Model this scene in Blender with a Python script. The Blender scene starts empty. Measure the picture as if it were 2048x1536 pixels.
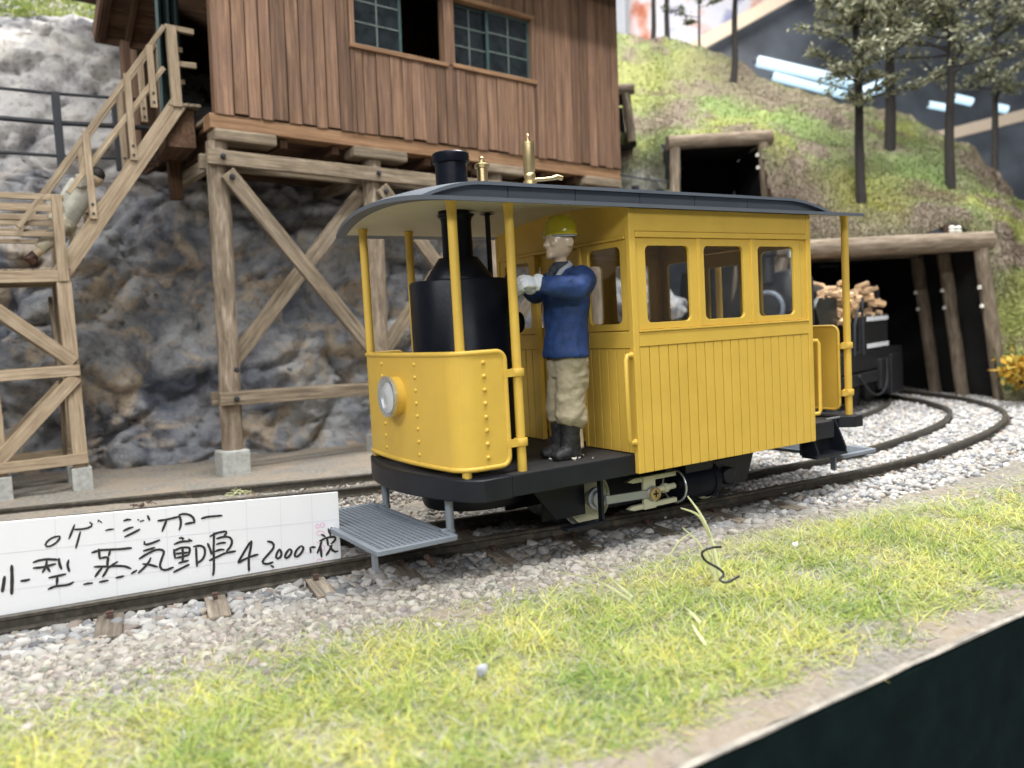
import bpy, bmesh, math, random
import numpy as np
from mathutils import Vector, Matrix, noise
R_ = math.radians
SC = bpy.context.scene
COL = SC.collection
random.seed(7); RNG = np.random.default_rng(11)

# ------------------------------------------------------------------ camera, world, lamps, exposure
CAMP = Vector((-5.09451, -7.08083, 1.77103))
yaw, pit, rol = R_(32.24237), R_(-4.07371), R_(-3.1494)
FW = Vector((math.sin(yaw) * math.cos(pit), math.cos(yaw) * math.cos(pit), math.sin(pit)))
RT0 = Vector((math.cos(yaw), -math.sin(yaw), 0)); UP0 = RT0.cross(FW)
RT = RT0 * math.cos(rol) + UP0 * math.sin(rol); UPV = UP0 * math.cos(rol) - RT0 * math.sin(rol)
cd = bpy.data.cameras.new('camera'); cam = bpy.data.objects.new('camera', cd); COL.objects.link(cam)
m = Matrix((RT, UPV, -FW)).transposed().to_4x4(); m.translation = CAMP; cam.matrix_world = m
cd.sensor_width = 36; cd.lens = 1635.05 / 2048 * 36; cd.clip_start = .05; cd.clip_end = 400
cd.dof.use_dof = True; cd.dof.focus_distance = 7.9; cd.dof.aperture_fstop = .62
SC.camera = cam

W = bpy.data.worlds.new('World'); SC.world = W; W.use_nodes = True
W.node_tree.nodes['Background'].inputs[0].default_value = (.86, .93, 1, 1)
W.node_tree.nodes['Background'].inputs[1].default_value = .21

def area(name, loc, target, sx, sy, power, col=(1, 1, 1)):
    l = bpy.data.lights.new(name, 'AREA'); l.shape = 'RECTANGLE'; l.size = sx; l.size_y = sy; l.energy = power; l.color = col
    o = bpy.data.objects.new(name, l); COL.objects.link(o); o.location = loc
    o.rotation_euler = (Vector(target) - Vector(loc)).to_track_quat('-Z', 'Y').to_euler()
    return o
area('shop_tube_front', (1, -8, 26), (1, -1, 0), 26, 2.2, 6100, (.97, .985, 1))
area('shop_tube_middle', (4, -1, 28), (3, 0, 0), 30, 2.2, 9600, (.98, .99, 1))
area('shop_tube_left', (-20, -6, 17), (-2, 2, 2), 18, 2.2, 2700, (.97, .985, 1))
area('poster_fill_light', CAMP + FW * 46 + UPV * 26 + RT * 11, CAMP + FW * 58 + UPV * 24 + RT * 15, 16, 2.2, 1300, (1, .97, .95))  # unseen fill light, added only to brighten the poster behind the ridge
area('shop_tube_distant', (-22, -40, 20), (0, 0, 1.5), 44, 2.0, 8800, (.97, .985, 1))
area('shop_tube_back', (16, 8, 30), (13, 6, 4), 30, 2.2, 9600, (.98, .99, 1))
SC.view_settings.view_transform = 'Standard'; SC.view_settings.look = 'None'
SC.view_settings.exposure = .1; SC.view_settings.gamma = 1
SC.cycles.use_denoising = True
SC.cycles.max_bounces = 8; SC.cycles.transparent_max_bounces = 16
SC.cycles.sample_clamp_indirect = 6

# ------------------------------------------------------------------ materials
def nt(name):
    mt = bpy.data.materials.new(name); mt.use_nodes = True
    n = mt.node_tree.nodes; b = n['Principled BSDF']
    return mt, n, mt.node_tree.links, b
def setb(b, col=None, rough=.5, metal=0, spec=.5, coat=0, trans=0, sheen=0):
    if col: b.inputs['Base Color'].default_value = (*col, 1)
    b.inputs['Roughness'].default_value = rough; b.inputs['Metallic'].default_value = metal
    b.inputs['Specular IOR Level'].default_value = spec
    b.inputs['Coat Weight'].default_value = coat; b.inputs['Coat Roughness'].default_value = .15
    b.inputs['Transmission Weight'].default_value = trans
def coords(n, l, mode='Object', scale=(1, 1, 1)):
    if mode == 'grain':
        t = n.new('ShaderNodeAttribute'); t.attribute_name = 'grain'; out = t.outputs['Vector']
    else:
        t = n.new('ShaderNodeTexCoord'); out = t.outputs[mode]
    mp = n.new('ShaderNodeMapping'); mp.inputs['Scale'].default_value = scale
    l.new(out, mp.inputs[0]); return mp
def noisen(n, l, vec, scale, detail=4, rough=.6, dist=0):
    t = n.new('ShaderNodeTexNoise'); t.inputs['Scale'].default_value = scale; t.inputs['Detail'].default_value = detail
    t.inputs['Roughness'].default_value = rough; t.inputs['Distortion'].default_value = dist
    l.new(vec, t.inputs['Vector']); return t.outputs['Fac']
def ramp(n, l, fac, stops):
    r = n.new('ShaderNodeValToRGB'); l.new(fac, r.inputs[0]); e = r.color_ramp.elements
    while len(e) > 1: e.remove(e[-1])
    for i, (p, c) in enumerate(stops):
        k = e[0] if i == 0 else e.new(p)
        k.position = p; k.color = (*c, 1) if len(c) == 3 else c
    return r.outputs[0]
def mix(n, l, fac, a, b, mode='MIX'):
    x = n.new('ShaderNodeMix'); x.data_type = 'RGBA'; x.blend_type = mode
    if isinstance(fac, float): x.inputs[0].default_value = fac
    else: l.new(fac, x.inputs[0])
    for s, v in ((6, a), (7, b)):
        if isinstance(v, tuple): x.inputs[s].default_value = (*v, 1)
        else: l.new(v, x.inputs[s])
    return x.outputs[2]
def bump(n, l, b, h, strength=.3, dist=.02):
    k = n.new('ShaderNodeBump'); k.inputs['Strength'].default_value = strength; k.inputs['Distance'].default_value = dist
    l.new(h, k.inputs['Height']); l.new(k.outputs[0], b.inputs['Normal'])

def plain(name, col, rough=.5, metal=0, spec=.5, coat=0, var=.12, vs=6, bs=60, bst=.06, dust=None):
    mt, n, l, b = nt(name); setb(b, None, rough, metal, spec, coat)
    v = coords(n, l)
    f = noisen(n, l, v.outputs[0], vs)
    lo = tuple(c * (1 - var) for c in col); hi = tuple(min(1, c * (1 + var)) for c in col)
    c = ramp(n, l, f, [(.3, lo), (.7, hi)])
    if dust:
        f2 = noisen(n, l, v.outputs[0], dust[0], 6, .7)
        c = mix(n, l, ramp(n, l, f2, [(dust[1], (0, 0, 0)), (dust[1] + .12, (1, 1, 1))]), c, dust[2])
    l.new(c, b.inputs['Base Color'])
    h = noisen(n, l, v.outputs[0], bs, 3)
    rr = n.new('ShaderNodeMapRange'); rr.inputs[3].default_value = max(.05, rough - .08); rr.inputs[4].default_value = min(1, rough + .1)
    l.new(f, rr.inputs[0]); l.new(rr.outputs[0], b.inputs['Roughness'])
    if bst: bump(n, l, b, h, bst, .02)
    return mt

def wood(name, dark, mid, light, rough=.75, gscale=(1.2, 26, 26), perobj=.25, bst=.35, stain=None):
    mt, n, l, b = nt(name); setb(b, None, rough, spec=.25)
    v = coords(n, l, 'grain', gscale)
    oi = n.new('ShaderNodeObjectInfo'); ad = n.new('ShaderNodeVectorMath'); ad.operation = 'ADD'
    sc = n.new('ShaderNodeVectorMath'); sc.operation = 'SCALE'; sc.inputs[0].default_value = (31, 17, 23)
    l.new(oi.outputs['Random'], sc.inputs[3]); l.new(v.outputs[0], ad.inputs[0]); l.new(sc.outputs[0], ad.inputs[1])
    g = noisen(n, l, ad.outputs[0], 1, 6, .65, .4)
    c = ramp(n, l, g, [(.28, dark), (.5, mid), (.72, light)])
    v2 = coords(n, l, 'grain', (2.2, 5, 5)); ad2 = n.new('ShaderNodeVectorMath'); ad2.operation = 'ADD'
    l.new(v2.outputs[0], ad2.inputs[0]); l.new(sc.outputs[0], ad2.inputs[1])
    f2 = noisen(n, l, ad2.outputs[0], 1, 4)
    c = mix(n, l, ramp(n, l, f2, [(.35, (0, 0, 0)), (.75, (.55, .55, .55))]), c, stain or dark)
    hs = n.new('ShaderNodeHueSaturation'); mr = n.new('ShaderNodeMapRange')
    mr.inputs[3].default_value = 1 - perobj; mr.inputs[4].default_value = 1 + perobj
    l.new(oi.outputs['Random'], mr.inputs[0]); l.new(mr.outputs[0], hs.inputs['Value']); l.new(c, hs.inputs['Color'])
    l.new(hs.outputs[0], b.inputs['Base Color'])
    bump(n, l, b, g, bst, .02)
    return mt

def attrmat(name, rough=.8, spec=.25, tr=0):
    mt, n, l, b = nt(name); setb(b, None, rough, spec=spec)
    a = n.new('ShaderNodeAttribute'); a.attribute_name = 'tint'; l.new(a.outputs['Color'], b.inputs['Base Color'])
    if tr:
        out = n['Material Output']; t = n.new('ShaderNodeBsdfTranslucent'); l.new(a.outputs['Color'], t.inputs[0])
        ms = n.new('ShaderNodeMixShader'); ms.inputs[0].default_value = tr
        l.new(b.outputs[0], ms.inputs[1]); l.new(t.outputs[0], ms.inputs[2]); l.new(ms.outputs[0], out.inputs[0])
    return mt

def glassm(name, tint=(.93, .94, .95), gl=.035):
    mt, n, l, b = nt(name); out = n['Material Output']
    t = n.new('ShaderNodeBsdfTransparent'); t.inputs[0].default_value = (*tint, 1)
    g = n.new('ShaderNodeBsdfGlossy'); g.inputs['Roughness'].default_value = .06
    fr = n.new('ShaderNodeLayerWeight'); fr.inputs[0].default_value = .5
    pw = n.new('ShaderNodeMath'); pw.operation = 'POWER'; pw.inputs[1].default_value = 5; l.new(fr.outputs['Facing'], pw.inputs[0])
    ma = n.new('ShaderNodeMath'); ma.operation = 'ADD'; ma.inputs[1].default_value = gl; l.new(pw.outputs[0], ma.inputs[0])
    ms = n.new('ShaderNodeMixShader'); l.new(ma.outputs[0], ms.inputs[0]); l.new(t.outputs[0], ms.inputs[1]); l.new(g.outputs[0], ms.inputs[2])
    l.new(ms.outputs[0], out.inputs[0]); return mt
def emit(name, col, s):
    mt, n, l, b = nt(name); setb(b, (0.8, .8, .8), .4)
    b.inputs['Emission Color'].default_value = (*col, 1); b.inputs['Emission Strength'].default_value = s; return mt

MT = {}
MT['yellow'] = plain('yellow_paint', (.69, .445, .072), .42, spec=.45, var=.05, vs=3, bs=160, bst=.08, dust=(70, .73, (.78, .66, .36)))
MT['roofgrey'] = plain('roof_grey_paint', (.105, .118, .135), .5, var=.06, vs=3, bs=120, bst=.05)
MT['black'] = plain('black_paint', (.010, .011, .016), .42, spec=.35, var=.2, bs=120, bst=.05)
MT['floor'] = plain('dusty_black_floor', (.02, .019, .019), .7, var=.3, vs=9, bs=80, bst=.12, dust=(40, .66, (.11, .10, .095)))
MT['blackgloss'] = plain('black_boiler_plastic', (.006, .007, .012), .3, spec=.16, var=.2, bs=40, bst=.05)
MT['brass'] = plain('brass', (.66, .50, .26), .36, metal=1, var=.06, bs=60, bst=.08)
MT['steel'] = plain('grey_steel', (.42, .45, .48), .4, metal=.75, var=.05)
MT['greypla'] = plain('grey_plastic', (.20, .225, .255), .5, var=.05, bst=.03)
MT['cream'] = plain('cream_plastic', (.62, .61, .42), .45, var=.04)
MT['silver'] = plain('silver_paint', (.62, .64, .66), .28, metal=.8, var=.05)
MT['lens'] = plain('headlamp_lens', (.60, .62, .63), .12, spec=.8, coat=1, var=.1, vs=14, bst=.1)
MT['pane'] = glassm('window_glass')
MT['rail'] = plain('weathered_rail', (.075, .066, .052), .42, metal=.35, var=.4, vs=14, bs=70, bst=.2, dust=(7, .55, (.16, .125, .085)))
MT['tie'] = wood('sleeper_wood', (.08, .065, .05), (.20, .165, .125), (.32, .275, .215), .85, (2, 22, 22), .35)
MT['rust'] = plain('rusty_spike', (.075, .04, .028), .8, var=.4, vs=30)
MT['plank'] = wood('hut_plank_wood', (.066, .037, .025), (.180, .103, .060), (.335, .20, .12), .6, (.9, 20, 20), .30, .3, (.16, .095, .072))
MT['beam'] = wood('hut_beam_wood', (.14, .072, .035), (.30, .17, .09), (.44, .27, .15), .6, (.8, 22, 22), .1, .25)
MT['grey_wood'] = wood('weathered_timber', (.08, .06, .042), (.235, .182, .122), (.39, .32, .235), .8, (1.4, 24, 24), .15, .5)
MT['stair_wood'] = wood('pale_stair_timber', (.17, .12, .075), (.355, .27, .175), (.50, .405, .29), .75, (1.6, 26, 26), .15, .35)
MT['dark_wood'] = wood('dark_brown_board', (.035, .018, .01), (.10, .055, .03), (.17, .10, .06), .8, (1.2, 20, 20), .2, .3)
MT['log'] = wood('bark_log', (.09, .065, .045), (.24, .185, .13), (.42, .35, .27), .9, (2, 14, 14), .15, .6)
MT['green'] = plain('dark_green_paint', (.040, .075, .068), .55, var=.2, bs=80, bst=.1)
MT['concrete'] = plain('grey_concrete', (.36, .36, .33), .9, var=.25, vs=12, bs=50, bst=.4)
MT['fence'] = plain('black_fence_paint', (.02, .022, .026), .6, var=.3)
MT['darkpane'] = plain('dusty_dark_pane', (.014, .018, .02), .16, spec=.5, var=.5, vs=5, bst=.04)
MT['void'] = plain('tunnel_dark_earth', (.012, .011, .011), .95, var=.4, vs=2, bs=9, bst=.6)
MT['card'] = plain('white_card', (.79, .79, .80), .55, var=.01)
MT['ink'] = plain('black_marker_ink', (.025, .022, .022), .6, var=.25, vs=30)
MT['pink'] = plain('pink_print', (.80, .40, .62), .6, var=.08)
MT['gridline'] = plain('faint_mauve_rule', (.68, .64, .70), .6, var=.04)
MT['fascia'] = plain('dark_green_felt_board', (.006, .015, .014), .9, spec=.15, var=.35, vs=3, bs=90, bst=.2, dust=(6, .64, (.035, .05, .046)))
MT['plaster'] = plain('pale_plaster_edge', (.30, .27, .225), .9, var=.45, vs=5, bs=40, bst=.5)
MT['skin'] = plain('glossy_pale_skin', (.60, .47, .33), .22, coat=.6, var=.08, vs=20, bs=50, bst=.08)
MT['skin2'] = plain('pale_skin', (.62, .48, .32), .5, var=.08)
MT['helmet'] = plain('yellow_helmet', (.50, .42, .012), .2, coat=.7, var=.06, vs=10)
MT['jacket'] = plain('blue_jacket_paint', (.013, .042, .15), .68, var=.3, vs=12, bs=28, bst=.25)
MT['trousers'] = plain('khaki_trouser_paint', (.34, .29, .19), .8, var=.12, vs=9, bs=26, bst=.4)
MT['glove'] = plain('white_glove_paint', (.74, .77, .80), .45, var=.06, vs=14, bs=30, bst=.2)
MT['boot'] = plain('black_boot_paint', (.016, .015, .015), .6, var=.5, vs=14, bs=30, bst=.4)
MT['glue'] = plain('pale_glue_flake', (.60, .55, .45), .5, var=.2)
MT['shirt'] = plain('pale_blue_shirt', (.54, .52, .43), .7, var=.12, vs=14, bs=30, bst=.2)
MT['hair'] = plain('dark_hair_paint', (.02, .016, .014), .6, var=.3)
MT['tie_cloth'] = plain('dark_grey_neckerchief', (.05, .055, .07), .7, var=.2)
MT['collar'] = plain('grey_white_collar', (.42, .46, .52), .6, var=.1)
MT['brownboot'] = plain('brown_boot', (.07, .03, .018), .5, var=.3)
MT['loco'] = plain('black_loco_body', (.020, .020, .022), .36, var=.25)
MT['white_stripe'] = plain('white_stripe_paint', (.78, .79, .80), .5, var=.04)
MT['firewood'] = wood('split_firewood', (.32, .17, .08), (.62, .42, .24), (.80, .62, .42), .8, (3, 14, 14), .3, .3)
MT['bark'] = plain('grey_brown_bark', (.030, .025, .022), .9, var=.35, vs=9, bs=40, bst=.6)
MT['insul'] = plain('white_insulator', (.72, .70, .62), .4, var=.1)
MT['leaf'] = attrmat('tinted_leaf', .8, .2, .25)
MT['stone'] = attrmat('tinted_stone', .85, .25)
MT['wire'] = plain('black_wire', (.012, .013, .012), .4, var=.2)
MT['weed'] = plain('pale_weed_stalk', (.55, .56, .30), .7, var=.15, vs=5)
MT['orange'] = plain('orange_autumn_leaf', (.55, .28, .03), .7, var=.3, vs=20)
MT['wallgrey'] = plain('dark_grey_panel', (.10, .112, .13), .3, var=.65, vs=.16, bst=0)
MT['beige'] = plain('beige_edge_strip', (.78, .62, .46), .6, var=.08)
MT['postgrey'] = plain('grey_white_column', (.55, .57, .60), .6, var=.06)
MT['roomfloor'] = plain('grey_shop_floor', (.25, .25, .25), .5, var=.1, vs=.4)
MT['tube'] = emit('fluorescent_glow', (.50, .80, 1), 1.0)
MT['warm'] = emit('warm_bulb_glow', (1, .72, .30), 1.6)

def rock_mat():
    mt, n, l, b = nt('painted_rock'); setb(b, None, .9, spec=.2)
    v = coords(n, l)
    f1 = noisen(n, l, v.outputs[0], .55, 5, .62, .6)
    f2 = noisen(n, l, v.outputs[0], 1.1, 6, .65, .8)
    f3 = noisen(n, l, v.outputs[0], 7, 6, .7)
    a = ramp(n, l, f1, [(.33, (.075, .08, .10)), (.43, (.215, .22, .24)), (.55, (.37, .365, .36)), (.70, (.54, .52, .48))])
    t = ramp(n, l, f2, [(.50, (0, 0, 0)), (.60, (.85, .85, .85))])
    c = mix(n, l, t, a, (.52, .41, .29))
    sp = n.new('ShaderNodeSeparateXYZ'); tc = n.new('ShaderNodeTexCoord'); l.new(tc.outputs['Object'], sp.inputs[0])
    ad = n.new('ShaderNodeMath'); ad.operation = 'MULTIPLY_ADD'; l.new(f2, ad.inputs[0]); ad.inputs[1].default_value = 2.2; l.new(sp.outputs[2], ad.inputs[2])
    up = ramp(n, l, ad.outputs[0], [(.0, (0, 0, 0)), (1, (1, 1, 1))])
    mr = n.new('ShaderNodeMapRange'); mr.inputs[1].default_value = 4.6; mr.inputs[2].default_value = 7; l.new(ad.outputs[0], mr.inputs[0])
    pale = ramp(n, l, f1, [(.36, (.23, .225, .23)), (.5, (.50, .475, .455)), (.68, (.68, .63, .56))])
    c = mix(n, l, mr.outputs[0], c, pale)
    c = mix(n, l, ramp(n, l, f3, [(.3, (.6, .6, .6)), (.5, (0, 0, 0))]), c, (.07, .07, .085))
    l.new(c, b.inputs['Base Color'])
    h = noisen(n, l, v.outputs[0], 5, 8, .7, .5); bump(n, l, b, h, .9, .10)
    return mt
MT['rock'] = rock_mat()

def ground_mat():
    mt, n, l, b = nt('sandy_ground'); setb(b, None, .95, spec=.15)
    v = coords(n, l)
    f = noisen(n, l, v.outputs[0], 1.2, 5); f2 = noisen(n, l, v.outputs[0], 16, 6, .7)
    a = ramp(n, l, f2, [(.3, (.135, .118, .097)), (.5, (.25, .23, .196)), (.7, (.35, .325, .29))])
    c = mix(n, l, ramp(n, l, f, [(.4, (0, 0, 0)), (.65, (.7, .7, .7))]), a, (.36, .28, .20))
    l.new(c, b.inputs['Base Color']); bump(n, l, b, f2, .7, .05); return mt
MT['ground'] = ground_mat()
def hill_mat():
    mt, n, l, b = nt('mossy_hillside'); setb(b, None, .95, spec=.1)
    v = coords(n, l)
    f3 = noisen(n, l, v.outputs[0], 9, 5, .7); at = n.new('ShaderNodeAttribute'); at.attribute_name = 'tint'
    c = mix(n, l, ramp(n, l, f3, [(.35, (.4, .4, .4)), (.55, (0, 0, 0))]), at.outputs['Color'], (.16, .14, .08))
    l.new(c, b.inputs['Base Color']); bump(n, l, b, f3, .8, .1); return mt
MT['hill'] = hill_mat()
def poster_mat():
    mt, n, l, b = nt('pale_poster_print'); setb(b, None, .5)
    v = coords(n, l)
    f = noisen(n, l, v.outputs[0], .35, 3, .5, .5); f2 = noisen(n, l, v.outputs[0], .35, 2)
    a = ramp(n, l, f, [(.36, (.40, .42, .62)), (.44, (.85, .85, .92)), (.54, (.9, .86, .9)), (.60, (.9, .60, .52)), (.68, (.65, .2, .1))])
    l.new(a, b.inputs['Base Color']); return mt
MT['poster'] = poster_mat()

# ------------------------------------------------------------------ mesh helpers
XF = {}
class MB:
    def __init__(s): s.v = []; s.f = []; s.g = []
    def add(s, vs, fs, gs=None):
        k = len(s.v); s.v += [tuple(x) for x in vs]; s.f += [tuple(i + k for i in q) for q in fs]
        s.g += [tuple(x) for x in (gs if gs is not None else vs)]
        return s
    def box(s, a, b):
        (x0, y0, z0), (x1, y1, z1) = a, b
        vs = [(x, y, z) for x in (x0, x1) for y in (y0, y1) for z in (z0, z1)]
        d = (x1 - x0, y1 - y0, z1 - z0); ax = max(range(3), key=lambda i: abs(d[i])); o = [i for i in range(3) if i != ax]
        off = random.uniform(0, 9)
        return s.add(vs, [(0, 1, 3, 2), (4, 6, 7, 5), (0, 4, 5, 1), (2, 3, 7, 6), (0, 2, 6, 4), (1, 5, 7, 3)], [(v[ax] + off, v[o[0]], v[o[1]]) for v in vs])
    def beam(s, p, q, w, h, up=(0, 0, 1), jit=0):
        p = Vector(p); q = Vector(q); d = (q - p); L = d.length; d.normalize(); up = Vector(up)
        sd = d.cross(up)
        if sd.length < 1e-4: sd = d.cross(Vector((0, 1, 0)))
        sd.normalize(); u2 = sd.cross(d)
        vs = []; gs = []; off = random.uniform(0, 9)
        for t in (0, 1):
            c = p + d * L * t
            for a, b in ((-1, -1), (1, -1), (1, 1), (-1, 1)):
                j = 1 + random.uniform(-jit, jit)
                vs.append(c + sd * a * w / 2 * j + u2 * b * h / 2 * j); gs.append((L * t + off, a * w / 2, b * h / 2))
        return s.add(vs, [(0, 3, 2, 1), (4, 5, 6, 7), (0, 1, 5, 4), (1, 2, 6, 5), (2, 3, 7, 6), (3, 0, 4, 7)], gs)
    def tube(s, pts, r, seg=10, caps=True, ry=None, ref=None, closed=False):
        P = [Vector(p) for p in pts]; n = len(P)
        rr = r if isinstance(r, (list, tuple)) else [r] * n
        r2 = rr if ry is None else (ry if isinstance(ry, (list, tuple)) else [ry] * n)
        T = []
        for i in range(n):
            if closed: t = P[(i + 1) % n] - P[i - 1]
            else: t = P[min(n - 1, i + 1)] - P[max(0, i - 1)]
            if t.length < 1e-9: t = Vector((0, 0, 1))
            T.append(t.normalized())
        rf = Vector(ref) if ref else (Vector((0, 0, 1)) if abs(T[0].z) < .9 else Vector((1, 0, 0)))
        A = (rf - T[0] * rf.dot(T[0])).normalized()
        vs = []; gs = []; acc = 0; off = random.uniform(0, 9)
        for i in range(n):
            if i:
                acc += (P[i] - P[i - 1]).length
                if ref: A = rf - T[i] * rf.dot(T[i])
                else: A = A - T[i] * A.dot(T[i])
                if A.length < 1e-6: A = T[i].orthogonal()
                A.normalize()
            B = T[i].cross(A)
            for k in range(seg):
                a = 2 * math.pi * k / seg
                vs.append(P[i] + A * math.cos(a) * rr[i] + B * math.sin(a) * r2[i])
                gs.append((acc + off, math.cos(a) * rr[i], math.sin(a) * r2[i]))
        fs = []
        for i in range(n if closed else n - 1):
            j = (i + 1) % n
            for k in range(seg):
                k2 = (k + 1) % seg; fs.append((i * seg + k, i * seg + k2, j * seg + k2, j * seg + k))
        if caps and not closed:
            fs.append(tuple(range(seg - 1, -1, -1))); fs.append(tuple((n - 1) * seg + k for k in range(seg)))
        return s.add(vs, fs, gs)
    def lathe(s, prof, c, axis=(0, 0, 1), seg=32, caps=True):
        ax = Vector(axis).normalized(); A = ax.orthogonal().normalized(); B = ax.cross(A); c = Vector(c)
        vs = []
        for r, h in prof:
            for k in range(seg):
                a = 2 * math.pi * k / seg; vs.append(c + ax * h + (A * math.cos(a) + B * math.sin(a)) * max(r, 1e-4))
        fs = [(i * seg + k, i * seg + (k + 1) % seg, (i + 1) * seg + (k + 1) % seg, (i + 1) * seg + k) for i in range(len(prof) - 1) for k in range(seg)]
        if caps: fs.append(tuple(range(seg - 1, -1, -1))); fs.append(tuple((len(prof) - 1) * seg + k for k in range(seg)))
        return s.add(vs, fs)
    def prism(s, poly, ex):
        P = [Vector(p) for p in poly]; e = Vector(ex); n = len(P)
        return s.add(P + [p + e for p in P], [tuple(range(n - 1, -1, -1)), tuple(range(n, 2 * n))] + [(i, (i + 1) % n, n + (i + 1) % n, n + i) for i in range(n)])
    def ring(s, outer, inner, ex):
        P = [Vector(p) for p in outer]; Q = [Vector(p) for p in inner]; n = len(P); e = Vector(ex)
        vs = P + Q + [p + e for p in P] + [q + e for q in Q]; fs = []
        for i in range(n):
            j = (i + 1) % n
            fs += [(i, j, n + j, n + i), (2 * n + i, 3 * n + i, 3 * n + j, 2 * n + j), (i, 2 * n + i, 2 * n + j, j), (n + i, n + j, 3 * n + j, 3 * n + i)]
        return s.add(vs, fs)
    def sphere(s, c, r, seg=14, rings=9):
        r = r if isinstance(r, tuple) else (r, r, r); c = Vector(c)
        vs = [c + Vector((0, 0, r[2]))]; 
        for i in range(1, rings):
            t = math.pi * i / rings
            for k in range(seg):
                a = 2 * math.pi * k / seg; vs.append(c + Vector((r[0] * math.sin(t) * math.cos(a), r[1] * math.sin(t) * math.sin(a), r[2] * math.cos(t))))
        vs.append(c - Vector((0, 0, r[2]))); n = len(vs) - 1; fs = []
        for k in range(seg):
            fs.append((0, 1 + k, 1 + (k + 1) % seg)); fs.append((n, n - seg + (k + 1) % seg, n - seg + k))
        for i in range(rings - 2):
            for k in range(seg):
                a = 1 + i * seg; fs.append((a + k, a + seg + k, a + seg + (k + 1) % seg, a + (k + 1) % seg))
        return s.add(vs, fs)

_CT = {}
def mk(name, mb, mat, parent=None, smooth=None, bevel=None, label=None, kind=None, grain=True, remesh=None, raw=False, folds=None):
    me = bpy.data.meshes.new(name)
    inv = XF.get(parent.name) if parent else None
    vs = mb.v if (inv is None or raw) else [tuple(inv @ Vector(p)) for p in mb.v]
    me.from_pydata(vs, [], mb.f); me.validate()
    if grain and mb.g and len(mb.g) == len(me.vertices):
        a = me.attributes.new('grain', 'FLOAT_VECTOR', 'POINT'); a.data.foreach_set('vector', np.array(mb.g, dtype=np.float32).ravel())
    bm = bmesh.new(); bm.from_mesh(me); bmesh.ops.recalc_face_normals(bm, faces=bm.faces); bm.to_mesh(me); bm.free()
    me.materials.append(MT[mat] if isinstance(mat, str) else mat)
    if smooth is not None:
        me.polygons.foreach_set('use_smooth', [True] * len(me.polygons)); me.set_sharp_from_angle(angle=R_(smooth))
    o = bpy.data.objects.new(name, me); COL.objects.link(o)
    if parent: o.parent = parent; XF[o.name] = inv
    if bevel:
        bv = o.modifiers.new('bevel', 'BEVEL'); bv.width = bevel; bv.segments = 2; bv.limit_method = 'ANGLE'; bv.angle_limit = R_(40)
    if remesh:
        rm = o.modifiers.new('remesh', 'REMESH'); rm.mode = 'VOXEL'; rm.voxel_size = remesh[0]; rm.use_smooth_shade = True
        if remesh[1]: sm = o.modifiers.new('smooth', 'SMOOTH'); sm.factor = .5; sm.iterations = remesh[1]
    if folds:
        key = folds
        if key not in _CT:
            t = bpy.data.textures.new('cloth_folds', 'CLOUDS'); t.noise_scale = folds[0]; t.noise_depth = 2; _CT[key] = t
        dm = o.modifiers.new('folds', 'DISPLACE'); dm.texture = _CT[key]; dm.strength = folds[1]; dm.mid_level = .5; dm.texture_coords = 'LOCAL'
        s2 = o.modifiers.new('soften', 'SMOOTH'); s2.factor = .5; s2.iterations = 1
    if label: o['label'] = label
    if kind: o['kind'] = kind
    return o
def thing(name, label, cat, loc=(0, 0, 0), rot=None, group=None, local=False):
    o = bpy.data.objects.new(name, None); COL.objects.link(o); o.empty_display_size = .2
    M = Matrix.Translation(loc)
    if rot is not None: M = M @ rot
    o.matrix_world = M; o['label'] = label; o['category'] = cat
    if group: o['group'] = group
    XF[o.name] = None if local else M.inverted()
    return o
def tag(o, label, cat, group=None):
    o['label'] = label; o['category'] = cat
    if group: o['group'] = group
    return o
def share(o, parent, loc=None, name=None):
    c = o.copy(); COL.objects.link(c); c.parent = parent
    if loc is not None: c.location = loc
    return c
def rawmesh(name, V, F, tint, mat, kind=None):
    """V (n,3) float, F (m,3|4) int, tint (n,3)"""
    me = bpy.data.meshes.new(name); k = F.shape[1]
    me.vertices.add(len(V)); me.vertices.foreach_set('co', V.astype(np.float32).ravel())
    me.loops.add(F.size); me.loops.foreach_set('vertex_index', F.astype(np.int32).ravel())
    me.polygons.add(len(F)); me.polygons.foreach_set('loop_start', np.arange(0, F.size, k, dtype=np.int32))
    me.update(calc_edges=True)
    a = me.color_attributes.new('tint', 'FLOAT_COLOR', 'POINT')
    a.data.foreach_set('color', np.concatenate([tint, np.ones((len(tint), 1))], 1).astype(np.float32).ravel())
    me.materials.append(MT[mat]); o = bpy.data.objects.new(name, me); COL.objects.link(o)
    if kind: o['kind'] = kind
    return o
def crom(P, n):
    P = [Vector(p) for p in P]; out = []
    for i in range(len(P) - 1):
        a, b, c, d = P[max(0, i - 1)], P[i], P[i + 1], P[min(len(P) - 1, i + 2)]
        for k in range(n):
            t = k / n
            out.append(.5 * ((2 * b) + (c - a) * t + (2 * a - 5 * b + 4 * c - d) * t * t + (3 * b - a - 3 * c + d) * t ** 3))
    out.append(P[-1]); return out
def rrect(x0, x1, y0, y1, r, n=4):
    o = []
    for cx, cy, a0 in ((x1 - r, y1 - r, 0), (x0 + r, y1 - r, 90), (x0 + r, y0 + r, 180), (x1 - r, y0 + r, 270)):
        for k in range(n + 1):
            a = R_(a0 + 90 * k / n); o.append((cx + r * math.cos(a), cy + r * math.sin(a)))
    return o
# ------------------------------------------------------------------ railcar
RC = thing('steam_railcar', 'yellow steam railcar with grey roof standing on the curved track', 'railcar', (0, 0, -.3))
ZF, ZT, ZB, HW = .479, 2.776, .297, 1.19
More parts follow.
